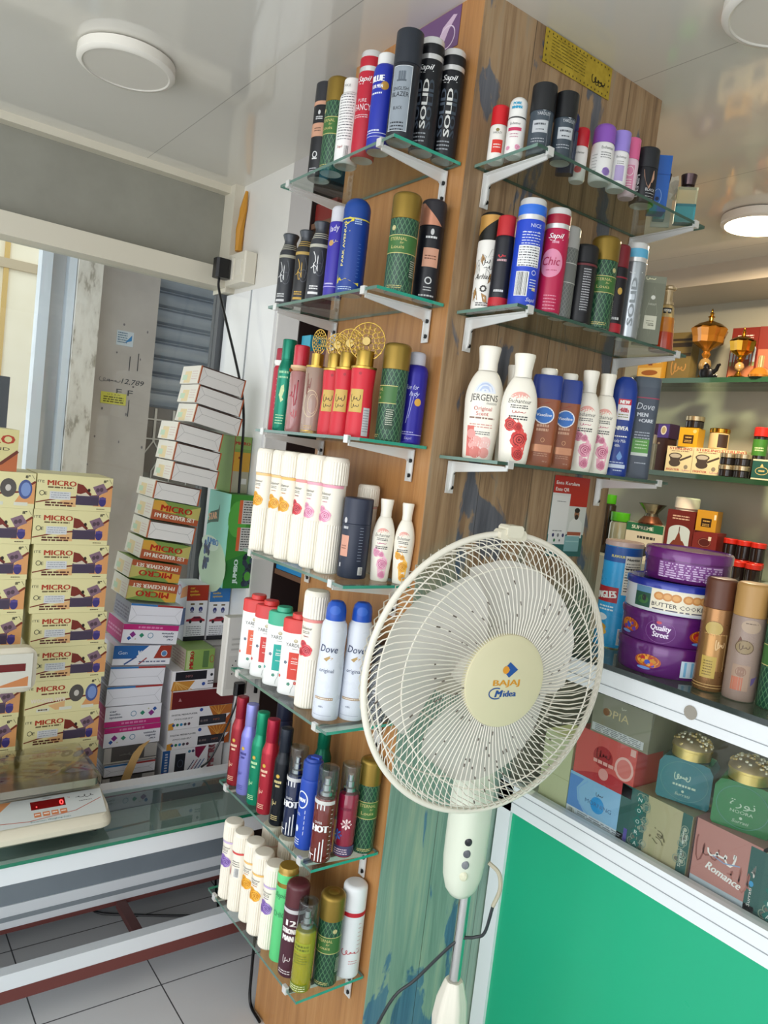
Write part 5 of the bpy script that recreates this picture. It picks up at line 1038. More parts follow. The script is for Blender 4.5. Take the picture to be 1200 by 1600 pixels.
jar('jar','cream and brown jar with a gold lid on a cream burner carton',-.550,Y+.04,Z2+.1105,38,84,M('#d6bd8a',.3),GD,18,lambda d:d.rect(2,46,6,60,'#3a2a22'))
for x,y,zz,l in ((-.452,1.885,Z2,'bottom of the left pair'),(-.452,1.885,Z2+.0465,'top of the left pair'),(-.3905,1.885,Z2,'bottom of the right pair'),(-.3905,1.885,Z2+.0465,'top of the right pair')):
    jar('jar',f'small dark metal lidded jar, {l} beside the green carton',x,y,zz,29,46,DK,ML,18,None,'dark jars with metal lids')
jar('jar','tall jar with green label and red lid behind the small jars on the back shelf',-.385,1.985,Z2,27,207,DK,M('#c4281e',.35),36,lambda d:(d.rect(-80,80,96,160,'#3f7a2c'),d.lines(-16,18,128,2,9,5,'#c8d8a8',3)))
carton('carton','dark green carton with a gold crest at the right of the lower back shelf',-.315,1.885,Z2,0,72,60,78,'#24524a',lambda d:(d.rect(-36,36,72,78,'#d6cfb0'),d.rect(-36,36,0,6,'#d6cfb0'),d.ring(2,34,24,14,2,'#cdb878'),d.poly([(-6,50),(8,50),(1,62)],'#cdb878'),d.lines(-10,14,37,1,5,6,'#cdb878',3)))
carton('carton','dark purple carton with a white oval at the left of the lower back shelf',-.818,1.95,Z2+.143,-4,112,60,62,'#33203c',lambda d:(d.rect(-8,50,2,60,'#4b3a88'),d.ell(22,34,15,20,'#e0dcd0'),d.ell(22,34,10,14,'#b9a878')))
carton('carton','plain dark brown carton underneath the dark purple one',-.822,1.95,Z2,-4,110,60,142,'#3a2624',lambda d:d.ell(10,120,6,5,'#8a7868'))
t=thing('perfume_bottle','tall clear perfume bottle at the left end of the lower back shelf','perfume bottle',(-.805,1.885,Z2),10); MB().box(-24,24,-14,14,0,112,M('#8d918a',.06,.1,.5,.5),bev=4).build('bottle',t); MB().box(-18,18,-12,12,112,150,M('#9a978c',.1,.4,.5),bev=3).build('cap',t)
# rear cabinet top
Z3=1.1352; Y=1.9
t=thing('jar','tall clear jar with a bright green lid by the end of the plank pillar','jar',(-.985,1.9,Z3),0,'green lidded clear jars'); MB().lathe([(0,0),(30,0),(31,4),(31,215),(24,222)],M('#3a332c',.1,.1,.5,.2),24).build('body',t); MB().lathe([(26,222),(27,224),(27,262),(0,264)],M('#4fae22',.35),24).build('lid',t)
t=thing('jar','squat clear jar with a bright green lid beside the steel burner','jar',(-.905,1.88,Z3),0,'green lidded clear jars'); MB().lathe([(0,0),(40,0),(42,4),(42,140),(36,152)],M('#a7ab94',.1,.1,.5,.4),24).build('body',t); MB().lathe([(40,152),(41,154),(41,190),(0,192)],M('#4fae22',.35),24).build('lid',t)
carton('carton','white and green carton carrying the steel burner',-.775,1.88,Z3,6,170,90,158,'#d9d4c0',lambda d:(d.rect(-85,85,122,158,'#1d6a44'),d.text('SUPREME',-10,132,16,'#dfe8d8',w=100,bold=.03),d.lines(-30,55,104,1,5,11,'#3a3a36',3),d.ell(0,40,30,24,'#2a2a28')))
t=thing('incense_burner','waisted steel and copper incense burner on the white and green carton','burner',(-.775,1.915,Z3+.1582),0)
ST=M('#8d8878',.2,.9); MB().lathe([(0,0),(50,0),(52,6),(42,20),(30,34)],M('#8a5a44',.25,.8),28).build('foot',t); MB().lathe([(30,34),(26,46),(30,54),(56,84),(58,88),(50,86),(0,64)],ST,28).build('bowl',t)
carton('carton','tall red carton with an arched palace picture behind the tins',-.625,1.9,Z3,6,120,80,236,'#6a2018',lambda d:(d.rect(-46,46,20,150,'#c8d8de'),d.ell(0,150,46,24,'#c8d8de',20,a0=0,a1=PI),d.poly([(-34,20),(34,20),(34,90),(20,110),(-20,110),(-34,90)],'#7a3828'),d.poly([(-14,110),(14,110),(0,150)],'#7a3828'),d.rect(-2,2,140,168,'#5a2418'),d.lines(-36,36,214,2,11,5,'#d8b8a0',2)))
t=thing('white_jar','white plastic jar standing on the tall red carton','jar',(-.632,1.945,Z3+.2363),0); MB().lathe([(0,0),(44,0),(44,6),(46,8)],OFFW,28).build('body',t); MB().lathe([(46,8),(49,10),(49,50),(45,55),(0,55)],OFFW,28).build('cap',t)
carton('carton','gold cube carton on the dark red one right of the palace carton',-.512,1.9,Z3+.1652,14,78,72,84,'#c2902c',lambda d:(d.rect(-20,20,18,52,'#2e1e10'),d.lines(-13,14,44,1,5,5,'#d8b060',7),d.lines(-14,14,30,2,6,2.6,'#d8b060',2),d.rect(28,36,50,70,'#e4dcc0')))
carton('carton','dark red carton below the gold cube',-.508,1.9,Z3,6,98,80,164.5,'#7a2a26',lambda d:(d.ell(0,120,28,20,'#54201c'),d.ring(0,120,24,16,2,'#a86a5a'),d.rect(14,26,130,146,'#e0d8c4')))
RD=M('#c42a1c',.35); JB=M('#221a1a',.1,0,.5)
for i,x in enumerate((-.4285,-.3715,-.3145)):
    w=('left','middle','right')[i]
    jar('jar',f'dark red lidded jar, {w} of the upper row of three on the cabinet',x,1.955,Z3+.0745,26.5,76,JB,RD,20,None,'dark jars with red lids')
    jar('jar',f'dark red lidded jar, {w} of the hidden lower row at the back',x,1.955,Z3,26.5,74,JB,RD,20,None,'dark jars with red lids')
for i,x in enumerate((-.400,-.340,-.280)):
    jar('jar',f"dark jar with a red lid, {('left','middle','right')[i]} of the front row beside the tan can",x,1.87,Z3,28,74,JB,RD,20,None,'dark jars with red lids')
# ------------------------------------------------------------------ goods on the counter top
ZC=1.0904
t=thing('crisps_tube','tall bright blue crisps tube with a clear lid on the counter beside the plank pillar','snack tube',(.135,.475,ZC),47); R=40;H=236
p=[(0,0),(R*.99,0),(R*1.02,2),(R*1.02,5),(R,6),(R,H-12)]; MB().lathe(p[2:],M('#2f9fd8',.28),40).lathe(p[:3],CHROME,40).build('tube',t); MB().lathe([(R,H-12),(R*1.04,H-11),(R*1.04,H-2),(R*.98,H),(0,H-1)],M('#b9a097',.2),40).build('lid',t)
def pr(d):
    d.rect(-70,70,190,223,'#1c4f96'); d.poly([(-44,223),(-22,223),(-32,204)],'#d8503a'); d.text('FLAVOUR',-18,200,6,'#d8cf6a',w=30,bold=.02); d.rect(-82,-8,100,134,'#a8232e'); d.text('PRINGLES',-44,107,16,W,w=66,bold=.05,rot=8); d.lines(-50,-12,92,2,7,3.4,'#d8eef6',2)
    d.ell(-40,66,15,8,'#d6e2e6',12); d.ell(-42,44,18,9,'#c9962c',12); d.ell(-36,34,14,8,'#d8a83c',12); d.rect(-2,42,120,206,'#d8d6c8'); d.text('Nutrition',2,196,6,'#1c1c1c',al='l',w=32,bold=.03); d.lines(1,40,190,11,6,2.2,'#33332f',3); d.rect(-1,41,178,179.4,'#222'); d.rect(-1,41,158,159,'#222'); d.lines(8,44,104,8,6,2,'#1d66a8',5); d.bars(2,10,26,34)
decor(t,can_surf([(R,0),(R,H)]),pr)
PU='#5d1d6c'
def tin(label,x,y,z,R,h,body,lid,fn,grp=None,lh=17,sy=1):
    t=thing('sweet_tin',label,'tin',(x,y,z),36,grp); B=M(body,.22,.15,.4); MB().lathe([(0,0),(R*.985,0),(R,2),(R,h-lh)],B,64).build('body',t)
    MB().lathe([(R,h-lh),(R*1.025,h-lh),(R*1.025,h-4),(R*1.0,h-1),(R*.97,h),(R*.955,h-2),(0,h-2)],M(lid,.2,.15,.5),64).build('lid',t); decor(t,can_surf([(R,0),(R,h)]),fn)
def sweets(d,u,v):
    r=random.Random(int(u*7+v)); d.ell(u,v,26,13,'#a8481c',18); d.ell(u,v+2,22,11,'#d88a2a',16); [d.ell(u+r.uniform(-17,17),v+r.uniform(-8,6),r.uniform(3,5),r.uniform(3,4.5),r.choice(('#b3202c','#d85a1c','#e0a03a','#5a3aa8','#c8861e')),8) for _ in range(16)]; d.ell(u,v-2,6,5,'#3a4fb0',8); d.ell(u-6,v-14,14,3,'#6a8fd0',10)
tx,ty=.299,.428
tin('purple sweet tin at the very bottom of the stack on the counter',tx,ty,ZC,92,62,PU,PU,lambda d:(sweets(d,-38,26),d.rect(24,72,6,38,'#cfe0ee'),[d.rect(u,u+5,8,36,'#7fb8dc') for u in (30,44,56,65)]),'purple sweet tins')
def qs(d): d.ring(-22,25,28,22,1,'#7c4a8c'); d.text('Quality',-22,27,11,'#eadff0',w=38,sh=.15,bold=.02); d.text('Street',-21,14,11,'#eadff0',w=30,sh=.15,bold=.02); d.ell(-26,42,5,3,'#c84a5a'); sweets(d,58,24); sweets(d,-92,24)
tin('purple sweet tin with white script lettering, second from the bottom of the stack',tx,ty,ZC+.0625,92,60,PU,PU,qs,'purple sweet tins',15)
def bc(d):
    d.rect(-88,-52,6,46,'#24503c'); d.rect(-88,-52,34,46,'#5d86a8'); d.ell(-68,20,12,8,'#3a6a34'); d.ell(-66,24,5,6,'#2a2a2a'); d.rect(-51,64,6,46,'#e7dfc8'); [d.ell(u,33,10,8,'#c98a4c',14) for u in (-36,-20,-4,18,34,48)]; [d.ell(u,33,6.5,5,'#dba566',12) for u in (-36,-20,-4,18,34,48)]; d.text('BUTTER COOKIES',6,13,8.5,'#2f2c3a',w=108); d.lines(-46,52,9,1,4,2.2,'#4a4660',2); d.rect(64,110,6,46,'#b9c8e2'); r=random.Random(5); [d.ell(r.uniform(68,104),r.uniform(9,42),4,4,r.choice(('#2a2c5c','#3a3f78','#6a7ab0')),8) for _ in range(24)]
tin('cream and blue butter cookie tin resting on two purple tins',tx+.004,ty-.002,ZC+.123,93,61,'#dfe2ea','#1f2f96',bc,lh=14)
tin('purple sweet tin with white small print at the top of the stack',tx+.014,ty+.010,ZC+.1845,81,62,'#5d1f66','#6a2474',lambda d:(d.rect(-62,66,8,38,'#7a3f86'),d.lines(-60,64,36,7,4.4,2.4,'#cdb4d6',4),d.ell(52,9,4,4,'#d8c8de'),d.text('240 g',36,6,5,'#d8c8de',w=14)),'purple sweet tins',20)
def br(d): 
    d.ell(-10,118,16,13,'#b9a05c',20); d.ring(-10,118,16,13,1,'#6d5022'); d.rect(-24,16,40,108,M('#a27a4a',.25,.6)); d.rect(15,16,40,108,'#d8b070'); d.rect(-26,17,107,108,'#d8b070'); d.scrawl(4,88,14,20,'#d9b98a',1.6,3,4); d.rect(-24,2,26,66,'#b59a48'); d.lines(-20,-4,58,6,5,2,'#6a5418',2); d.rect(-60,60,8,9,'#d8b070'); d.rect(-60,60,13,14,'#d8b070')
can('spray_can','bronze gold can with a dark brown cap in front of the tins on the counter',.421,.382,ZC,44,210,27,M('#9a7048',.28,.6),'#5c3524',56,br,rr=6,sh=1,rc=27,group='cans on the counter')
def tn(d):
    d.ell(-2,136,17,12,'#a8927c',20); d.lines(-12,10,142,1,4,1.6,'#5c4a40',2); d.poly([(-24,100),(-18,116),(4,118),(24,104),(20,96),(4,108),(-14,108)],'#6d4a3c'); d.ell(-9,98,16,13,'#8d7a5a',20); d.ring(-9,98,15,12,1.4,'#5c4632'); d.scrawl(-9,98,16,12,'#5c4632',1.4,4,3); d.rect(-24,6,20,66,'#a08672'); d.rect(-23,-4,20,44,'#b0664c'); d.ell(-9,54,9,9,'#8a6a58'); d.poly([(10,44),(22,48),(16,36),(10,30)],'#6a5a8a')
can('spray_can','speckled tan and mauve can with a caramel cap on the counter',.4775,.388,ZC,42,212,28,mottled('#8a7468','#9f8c80',1.2,.4,'#77646c',2),'#b08850',60,tn,rr=7,sh=1,rc=28,group='cans on the counter')
eternal('green lattice can with gold cap at the right edge of the counter',.535,.400,ZC,40,200,28,seal=4)
jar('jar','jar with a bright green lid behind the green can on the counter',.475,.455,ZC,36,192,M('#a7ab94',.12,.1,.5,.3),M('#4fae22',.35),30,None)
# ------------------------------------------------------------------ inside the showcase
ZS=.7422; YS=.355
def at(x0,x1): return (x0+x1)/2
def morn(d): d.rect(-76,76,0,16,'#d5dae2'); d.poly([(-76,16),(-76,84),(-40,84),(-56,60),(-50,36),(-30,16)],'#5f8fd0'); d.stroke([(-30,84),(-52,60),(-44,30),(-20,16)],3,'#86b2e0'); d.ell(0,44,17,17,'#2f96d8',24); d.text('MORNING',2,40,9,'#4a6c96',w=66); d.scrawl(2,66,16,8,'#5a6a80',1.4,3,3); d.bars(-72,3,18,10); d.lines(-46,70,13,2,4,2,'#8a8f98',2); d.rect(68,76,0,30,'#5a4fa0')
carton('perfume_carton','light blue perfume carton at the bottom left inside the showcase',.241,YS,ZS,0,152,90,90,'#8fbcdf',morn,cat='perfume box')
def blossom(d): d.poly([(-73,0),(73,0),(73,22),(20,30),(-40,12)],'#b8333a'); d.ell(-4,56,24,22,'#a82c30',24); d.scrawl(-4,60,30,22,'#7a1c22',3,3,4); d.lines(-26,30,48,1,5,7,'#e2a8a0',5); d.ell(48,52,22,24,'#e8b4ac',24); d.ell(48,52,17,19,'#d87870',22); d.ell(2,22,12,12,'#dd9a94',18); d.rect(58,70,84,98,'#e0b0a8')
carton('perfume_carton','coral red perfume carton on top of the light blue one in the showcase',.243,YS,ZS+.0903,0,146,90,100,'#cf5a54',blossom,cat='perfume box')
carton('perfume_carton','grey gold perfume carton on top of the coral red one in the showcase',.268,YS,ZS+.1906,0,138,90,82,'#8a8672',lambda d:(d.text('OPIA',-12,42,17,'#cdb98a',w=62),d.ell(-36,50,8,8,'#8a5a2c',16),d.scrawl(4,68,10,6,'#cfcab4',1.4,3,2),d.rect(-66,58,4,20,'#c9c9c8'),d.lines(-58,52,18,4,3.6,1.6,'#77777a',2)),cat='perfume box')
carton('perfume_carton','pale yellow perfume carton at the far left inside the showcase',.122,YS+.003,ZS,0,78,90,150,'#c9c9a0',lambda d:d.rect(-39,39,60,62,'#b9b88c'),cat='perfume box')
def noora(d):
    r=random.Random(2)
    for s in (-1,1):
        d.rect(s*64-(26 if s<0 else 0),s*64+(0 if s<0 else 0)+ (0 if s<0 else 0.01),0,116,'#2c5a55')
    d.rect(-64,-30,0,116,'#35605a'); d.rect(44,64,0,116,'#35605a')
    for i in range(26):
        u=r.choice((r.uniform(-56,-28),r.uniform(42,56))); v=r.uniform(10,106); d.ring(u,v,7,7,1.6,'#8d9a88',12); d.ell(u,v,4,4,r.choice(('#5c7f78','#a8ab98','#6d6a60')),8)
    for k,c in enumerate('NOORA'):
        v=100-k*22; d.poly([(-46,v+11),(-35,v),(-46,v-11),(-57,v)],'#1d6a62'); d.text(c,-46,v-4,8,'#dfe6e0',w=8)
    d.text('\ufe93\ufead\ufeee\ufee7',8,44,26,'#6d6448',w=26,rot=70); d.text('Surrati',53,14,6,'#d8dcd2',w=34,rot=90,al='l'); d.scrawl(54,70,7,30,'#c9cfc4',1.6,4,3)
carton('perfume_carton','gold carton with green floral borders under the teal bottle in the showcase',.383,YS,ZS,0,129,90,116,M('#b3a986',.35),noora,cat='perfume box',group='gold floral cartons')
def rom(d): d.rect(-61,61,0,14,'#b5bfc8'); d.scrawl(-34,66,40,50,'#8a4f48',3,3,3); d.scrawl(30,50,44,44,'#a8685e',3,6,3); d.scrawl(-4,72,48,30,'#ece4e0',3.4,9,3); d.stroke([(-22,66),(0,62),(28,70)],2,'#8a9fc4'); d.text('Romance',0,34,15,'#efe8e4',w=66,sh=.35,rot=-8,bold=.02); d.text('Surrati',53,12,6,'#e6e0dc',w=32,rot=90,al='l'); d.ell(51,52,4,5,'#3f96c8'); d.scrawl(52,74,6,24,'#e6d8d2',1.4,5,3); d.rect(-62,-59,0,120,'#3a2a28')
carton('perfume_carton','dusty pink carton with white script under the green bottle in the showcase',.515,YS,ZS,0,125,90,120,'#b98078',rom,cat='perfume box',sides={'r':lambda d:d.rect(0,90,0,120,'#2a1f20')})
carton('perfume_carton','gold carton with green floral borders at the right edge of the showcase',.647,YS,ZS,0,129,90,116,M('#b3a986',.35),noora,cat='perfume box',group='gold floral cartons')
def crown(label,x,z,w,h,col,word,ar):
    t=thing('perfume_flask',label,'perfume bottle',(x,.405,z),18,'flat shouldered perfume flasks'); m=M(col,.08,0,.6,.12)
    mb=MB(); P=[(-w*.46,0),(w*.46,0),(w*.5,h*.06),(w*.5,h*.82),(w*.42,h*.97),(w*.3,h),(-w*.3,h),(-w*.42,h*.97),(-w*.5,h*.82),(-w*.5,h*.06)]
    mb.extrude(P,-30,30,m,lambda x,y,zz:(x,zz,y)); mb.build('bottle',t,sharp=20)
    GC=M('#cdb27a',.35,.7); c=MB().lathe([(w*.30,h),(w*.36,h+1),(w*.36,h+17),(w*.38,h+18),(w*.38,h+22)],M('#d9bf78',.3,.85),36).lathe([(w*.38,h+22),(w*.34,h+31),(w*.23,h+39),(w*.09,h+43),(0,h+44)],M('#b09a78',.4,.6),36)
    r=random.Random(3)
    for i in range(70):
        q=math.sqrt(r.random()); a=r.uniform(0,2*PI); rr_=w*.36*q; hz=h+22+22*math.sqrt(max(0,1-q*q)); c.lathe([(3.2,-1),(2.6,2),(0,3.2)],r.choice((GC,M('#e6dcc4',.3,.6))),6,x=rr_*math.cos(a),y=rr_*math.sin(a),z=hz)
    c.build('jewelled_cap',t); mb=MB(); d=Pr(mb,flat_surf((0,-30,0),(1,0,0),(0,0,1)),.4); g='#b9c8b4'
    if ar: d.text('\ufe93\ufead\ufeee\ufee7',0,h*.5,13,g,w=42)
    else: d.scrawl(-4,h*.58,26,16,g,1.8,7,5)
    (d.text(word,0,h*.36,6,g,w=38) if word else d.lines(-20,22,h*.42,1,5,4,g,4)); d.ell(0,h*.27,2.5,2.5,g); d.text('Surrati',0,h*.16,6,g,w=28,sh=.2); d.ring(0,h*.5,w*.44,h*.44,.8,'#5c8f88',28); mb.build('label_print',t)
crown('teal perfume flask with a jewelled gold cap standing on the gold floral carton',.398,ZS+.1205,98,84,'#0e6f78','',False)
crown('dark green perfume flask with a jewelled gold cap standing on the dusty pink carton',.512,ZS+.1203,98,86,'#207a3e','NOORA',True)
crown('bright green perfume flask at the right edge of the showcase',.625,ZS+.1205,98,86,'#14ad3e','NOORA',True)
# ------------------------------------------------------------------ stacks of boxes behind the display table
CRB='#e4dcA6'; XF=-1.03; BH=.0965
def microprint(d,kind='speaker'):
    # face 0..200 x 0..96
    k='#b03a20'; d.poly([(200,14),(200,70),(168,46),(150,14)],'#dd9f66'); d.poly([(60,24),(104,34),(104,10),(80,10)],'#e0b27c')
    d.stroke([(0,18),(60,32),(110,38),(160,44),(200,74)],[3,4,5,5,6],'#7c2f1c'); d.text('ITE',10,72,7,'#3a3428',w=17); d.text('MICRO',27,66,15,k,al='l',w=74,bold=.03)
    if kind=='speaker':
        d.lines(28,94,63,1,4,4,'#6a5a3a',2); d.ring(14,44,6,6,1.6,'#2a2620'); d.text('E',24,39,9,'#2a2620',w=6); d.rect(34,88,28,50,'#d4d6d8'); d.lines(38,84,47,3,6,2,'#9aa0a8',3); d.lines(24,96,21,2,7,4.4,'#5a2a1c',5)
        d.poly([(104,76),(120,72),(144,48),(140,42),(104,48)],'#7a2c20'); d.poly([(146,68),(174,80),(188,58),(160,44)],'#85697a'); d.ell(160,60,5,6,'#54404c'); d.ell(170,62,5,6,'#54404c'); d.rect(103,165,16,44,'#463a50'); d.rect(103,165,40,44,'#5a4c62'); d.ell(175,28,10,14,'#3f3678'); d.rect(166,184,34,40,'#5a4c90'); d.ell(136,58,4,5,'#2a1c18'); d.stroke([(136,58),(140,44)],1.6,'#2a1c18'); d.poly([(104,42),(140,42),(128,52)],'#d8cdb8'); d.lines(160,182,8,1,4,2.4,'#5a4a34',6)
    else:
        d.lines(40,110,60,1,4,4,'#6a3a2a',2); d.text('WOOFER WFR',14,34,12,'#e9dccb',al='l',w=92,bold=.03); d.ell(134,54,20,25,'#55504c',20); d.ell(134,54,7,9,'#c9c4bc',14); d.ell(176,52,17,26,'#4a5a92',20); d.ell(177,52,12,19,'#7c94c8',16); [d.rect(u,u+34,8,17,'#dcdccc') for u in (30,90,150)]; d.lines(34,60,15,1,4,4,'#5a4a34',2)
    d.text('8"',180,82,8,'#2a2620',w=11,bold=.03); d.stroke([(190,92),(197,80)],1,'#6a6248')
def stack_box(label,y0,z,kind='speaker',dy=0,x=XF,f=90):
    t=thing('speaker_box',label,'box',(x,y0+.1+dy,z),f,'cream speaker boxes'); MB().box(-100,100,0,150,0,96,CRB).build('carton',t)
    mb=MB(); microprint(Pr(mb,flat_surf((-100,0,0),(1,0,0),(0,0,1)),.25),kind); mb.build('label_print',t)
NM=('lowest','second','third','fourth','fifth','sixth','seventh','eighth','ninth','tenth')
off=(.033,.028,.022,.018,.027,.018,.008,.006,-.002,.0)
for k in range(10): stack_box(f'cream speaker box, {NM[k]} from the bottom of the right hand column behind the scale',-.497+off[k]*.9,.3345+k*BH,'woofer' if k==3 else 'speaker')
for k in range(10): stack_box(f'cream speaker box, {NM[k]} from the bottom of the column at the left edge',-.7035+(.012,.01,.006,.008,.0,-.002,-.002,.0,.002,.003)[k],.3345+k*.0963,'woofer' if k==9 else 'speaker')
t=thing('speaker_box','large cream speaker box lying on top of the left column','box',(XF,-.70,.3345+.9635),90,'cream speaker boxes'); MB().box(-150,150,0,150,0,110,'#d6cd92').build('carton',t)
mb=MB(); d=Pr(mb,flat_surf((-150,0,0),(1,0,0),(0,0,1)),.25); d.text('MICRO',160,72,24,'#b03a20',al='l',w=130,bold=.03); d.text('SOUND',190,54,8,'#4a3a28',al='l',w=90); d.poly([(220,0),(300,0),(300,50),(260,22)],'#b9663a'); d.stroke([(180,34),(240,10),(262,20),(300,54)],8,'#6a2f1c'); mb.build('label_print',t)
# leaning column of slim cartons
def lean(label,yl,zt,yr,zr,h,kind,d_=.15,name='receiver_box',x=-1.1,grp='slim receiver boxes'):
    """front face given by its top edge (yl,zt)-(yr,zr) on the plane x, height h"""
    w=math.hypot(yr-yl,zr-zt); a=math.atan2(zr-zt,yr-yl); cy,cz=(yl+yr)/2,(zt+zr)/2
    c=Vector((x,cy+h*math.sin(a),cz-h*math.cos(a)))
    t=thing(name,label,'box',c,90,grp); t.rotation_euler=(Matrix.Rotation(a,3,'X')@Matrix.Rotation(PI/2,3,'Z')).to_euler()
    w*=1000;H=h*1000-1.2;D=d_*1000
    pale='#c9c8c4'; edge='#b5603c'
    if kind=='plain':
        mb=MB().box(-w/2,w/2,0,D,0,H,'#e9e7e2'); mb.build('carton',t); mb=MB(); d=Pr(mb,flat_surf((0,0,0),(1,0,0),(0,0,1)),.25)
        g='#a5a3a0'; d.stroke([(-w/2+6,H-4),(-w/2+24,H*.55),(w/2-24,H*.5),(w/2-5,H-5)],.9,g); d.stroke([(-w/2+24,H*.55),(-w/2+5,5)],.8,g); d.stroke([(w/2-24,H*.5),(w/2-6,4)],.8,g); d.rect(-w/2,w/2,H-4,H,'#4a3a34'); d.rect(w/2-5,w/2,0,H,edge); d.rect(-w/2,-w/2+4,0,H,edge)
    elif kind in ('micro','micro_flip'):
        mb=MB().box(-w/2,w/2,0,D,0,H,'#7f9a4e'); mb.build('carton',t); mb=MB(); F=-1 if kind=='micro_flip' else 1
        o=Vector((0,0,0)) if F>0 else Vector((0,0,H)); d=Pr(mb,flat_surf(o,(F,0,0),(0,0,F)),.25)
        d.poly([(-w/2,0),(w/2,0),(w/2,H*.3),(-w/2,H*.5)],'#b05a38'); d.poly([(-w/2,H*.5),(-w/2,H*.95),(-w*.3,H),(0,H*.45)],'#d8a444'); d.poly([(w/2,H*.3),(w/2,H),(w*.3,H*.8),(w*.2,H*.4)],'#c2b86a'); d.text('MICRO',0,H*.50,H*.32,'#b0281c',w=w*.66,bold=.035); d.text('FM RECEIVER SET',0,H*.14,H*.22,'#e8e2d2',w=w*.86,bold=.03)
    elif kind=='stripe':
        mb=MB().box(-w/2,w/2,0,D,0,H,'#ececf4'); mb.build('carton',t); mb=MB(); d=Pr(mb,flat_surf((0,0,0),(1,0,0),(0,0,1)),.25); d.rect(-w/2,0,H-6,H,'#3a78b8'); d.rect(0,w/2,H-6,H,'#a83a3a'); g='#b2b2ba'; d.stroke([(-w/2+3,H-10),(-w/2+22,H*.4),(w/2-22,H*.45),(w/2-4,H-10)],.9,g); d.stroke([(-w/2+22,H*.4),(-w/2+3,3)],.8,g); d.stroke([(w/2-22,H*.45),(w/2-4,3)],.8,g)
    elif kind in ('car','car_flip'):
        mb=MB().box(-w/2,w/2,0,D,0,H,'#ececf3'); mb.build('carton',t); mb=MB(); F=-1 if kind=='car_flip' else 1
        d=Pr(mb,flat_surf((0,0,0) if F>0 else (0,0,H),(F,0,0),(0,0,F)),.25); d.rect(-w/2,w/2,0,17,'#c02a78'); d.lines(-w*.2,w*.25,12,1,5,6,'#dc86b4',3)
        for q,s in enumerate(('car','audio','system')): d.text(s,-w*.42,H-17-q*9.5,7,'#3a4460',al='l',w=(20,32,38)[q],bold=.03)
        d.ring(0,H-26,8,8,2,'#5c8fb0'); 
        for u,v,r,c in ((28,H-26,8,'#2f8a6a'),(56,H-28,10,'#8a2f86'),(66,H-16,7,'#2f5aa8'),(46,H-14,3,'#c2c2a0')): d.poly([(u,v+r),(u+r,v),(u,v-r),(u-r,v)],c)
    elif kind=='voice':
        mb=MB().box(-w/2,w/2,0,D,0,H,'#ececf3'); mb.build('carton',t); mb=MB(); d=Pr(mb,flat_surf((0,0,0),(1,0,0),(0,0,1)),.25); d.poly([(-w/2,20),(-w*.15,20),(w*.1,H),(-w/2,H)],'#2a64a8'); d.poly([(w*.2,20),(w/2,20),(w/2,H),(w*.3,H)],'#a23a2c'); d.text('Gen',-w*.42,H*.55,11,'#d8e2f0',al='l',w=28); d.text('VOICE',-w*.08,H*.55,12,'#e9ecf2',al='l',w=52,sh=.3,bold=.03); d.ell(w*.38,H*.58,10,10,'#e4e4ea'); d.ell(w*.38,H*.58,8,8,'#5a86b8'); d.stroke([(-w*.3,2),(-w*.1,26)],5,'#3a5a98'); d.stroke([(-w*.05,2),(w*.08,22)],4,'#a84a4a'); d.lines(-w*.05,w*.42,12,1,5,4,'#5c6486',4)
    elif kind=='torn':
        mb=MB().box(-w/2,w/2,3,D,0,H,'#5a5654'); mb.build('carton',t); mb=MB(); d=Pr(mb,flat_surf((0,2.5,0),(1,0,0),(0,0,1)),.25); d.rect(-w/2,-w/2+22,0,H,'#bdb9b4'); d.rect(w/2-40,w/2,8,H,'#b3afaa'); d.rect(-w/2,w/2,0,5,'#c4bfb6'); d.scrawl(0,H*.5,60,14,'#777370',3,5,4)
    mb.build('label_print',t); M2=MB(); d=Pr(M2,flat_surf((-w/2,D,0),(0,-1,0),(0,0,1)),.25)
    if kind in('plain','micro','micro_flip'): d.rect(0,D,0,H,'#dcd8cc'); d.rect(D*.2,D*.55,2,H*.7,'#dcc89a'); d.rect(D*.1,D*.35,H*.2,H*.5,'#b9d0b4'); d.rect(D-5,D,0,H,'#c99a78'); d.lines(D*.6,D*.9,H*.7,4,H*.14,2,'#c9a9a4',2)
    elif kind in ('car','car_flip'): d.rect(0,D,0,H,'#b83a7c'); d.lines(10,D-10,H*.6,2,12,6,'#d690b8',3)
    elif kind=='stripe': d.rect(0,D,0,H,'#8d8f9c'); d.lines(10,D-10,H*.7,4,10,5,'#6a6678',3)
    if M2.f: M2.build('side_print',t)
    return t
K='in the leaning stack by the return wall'
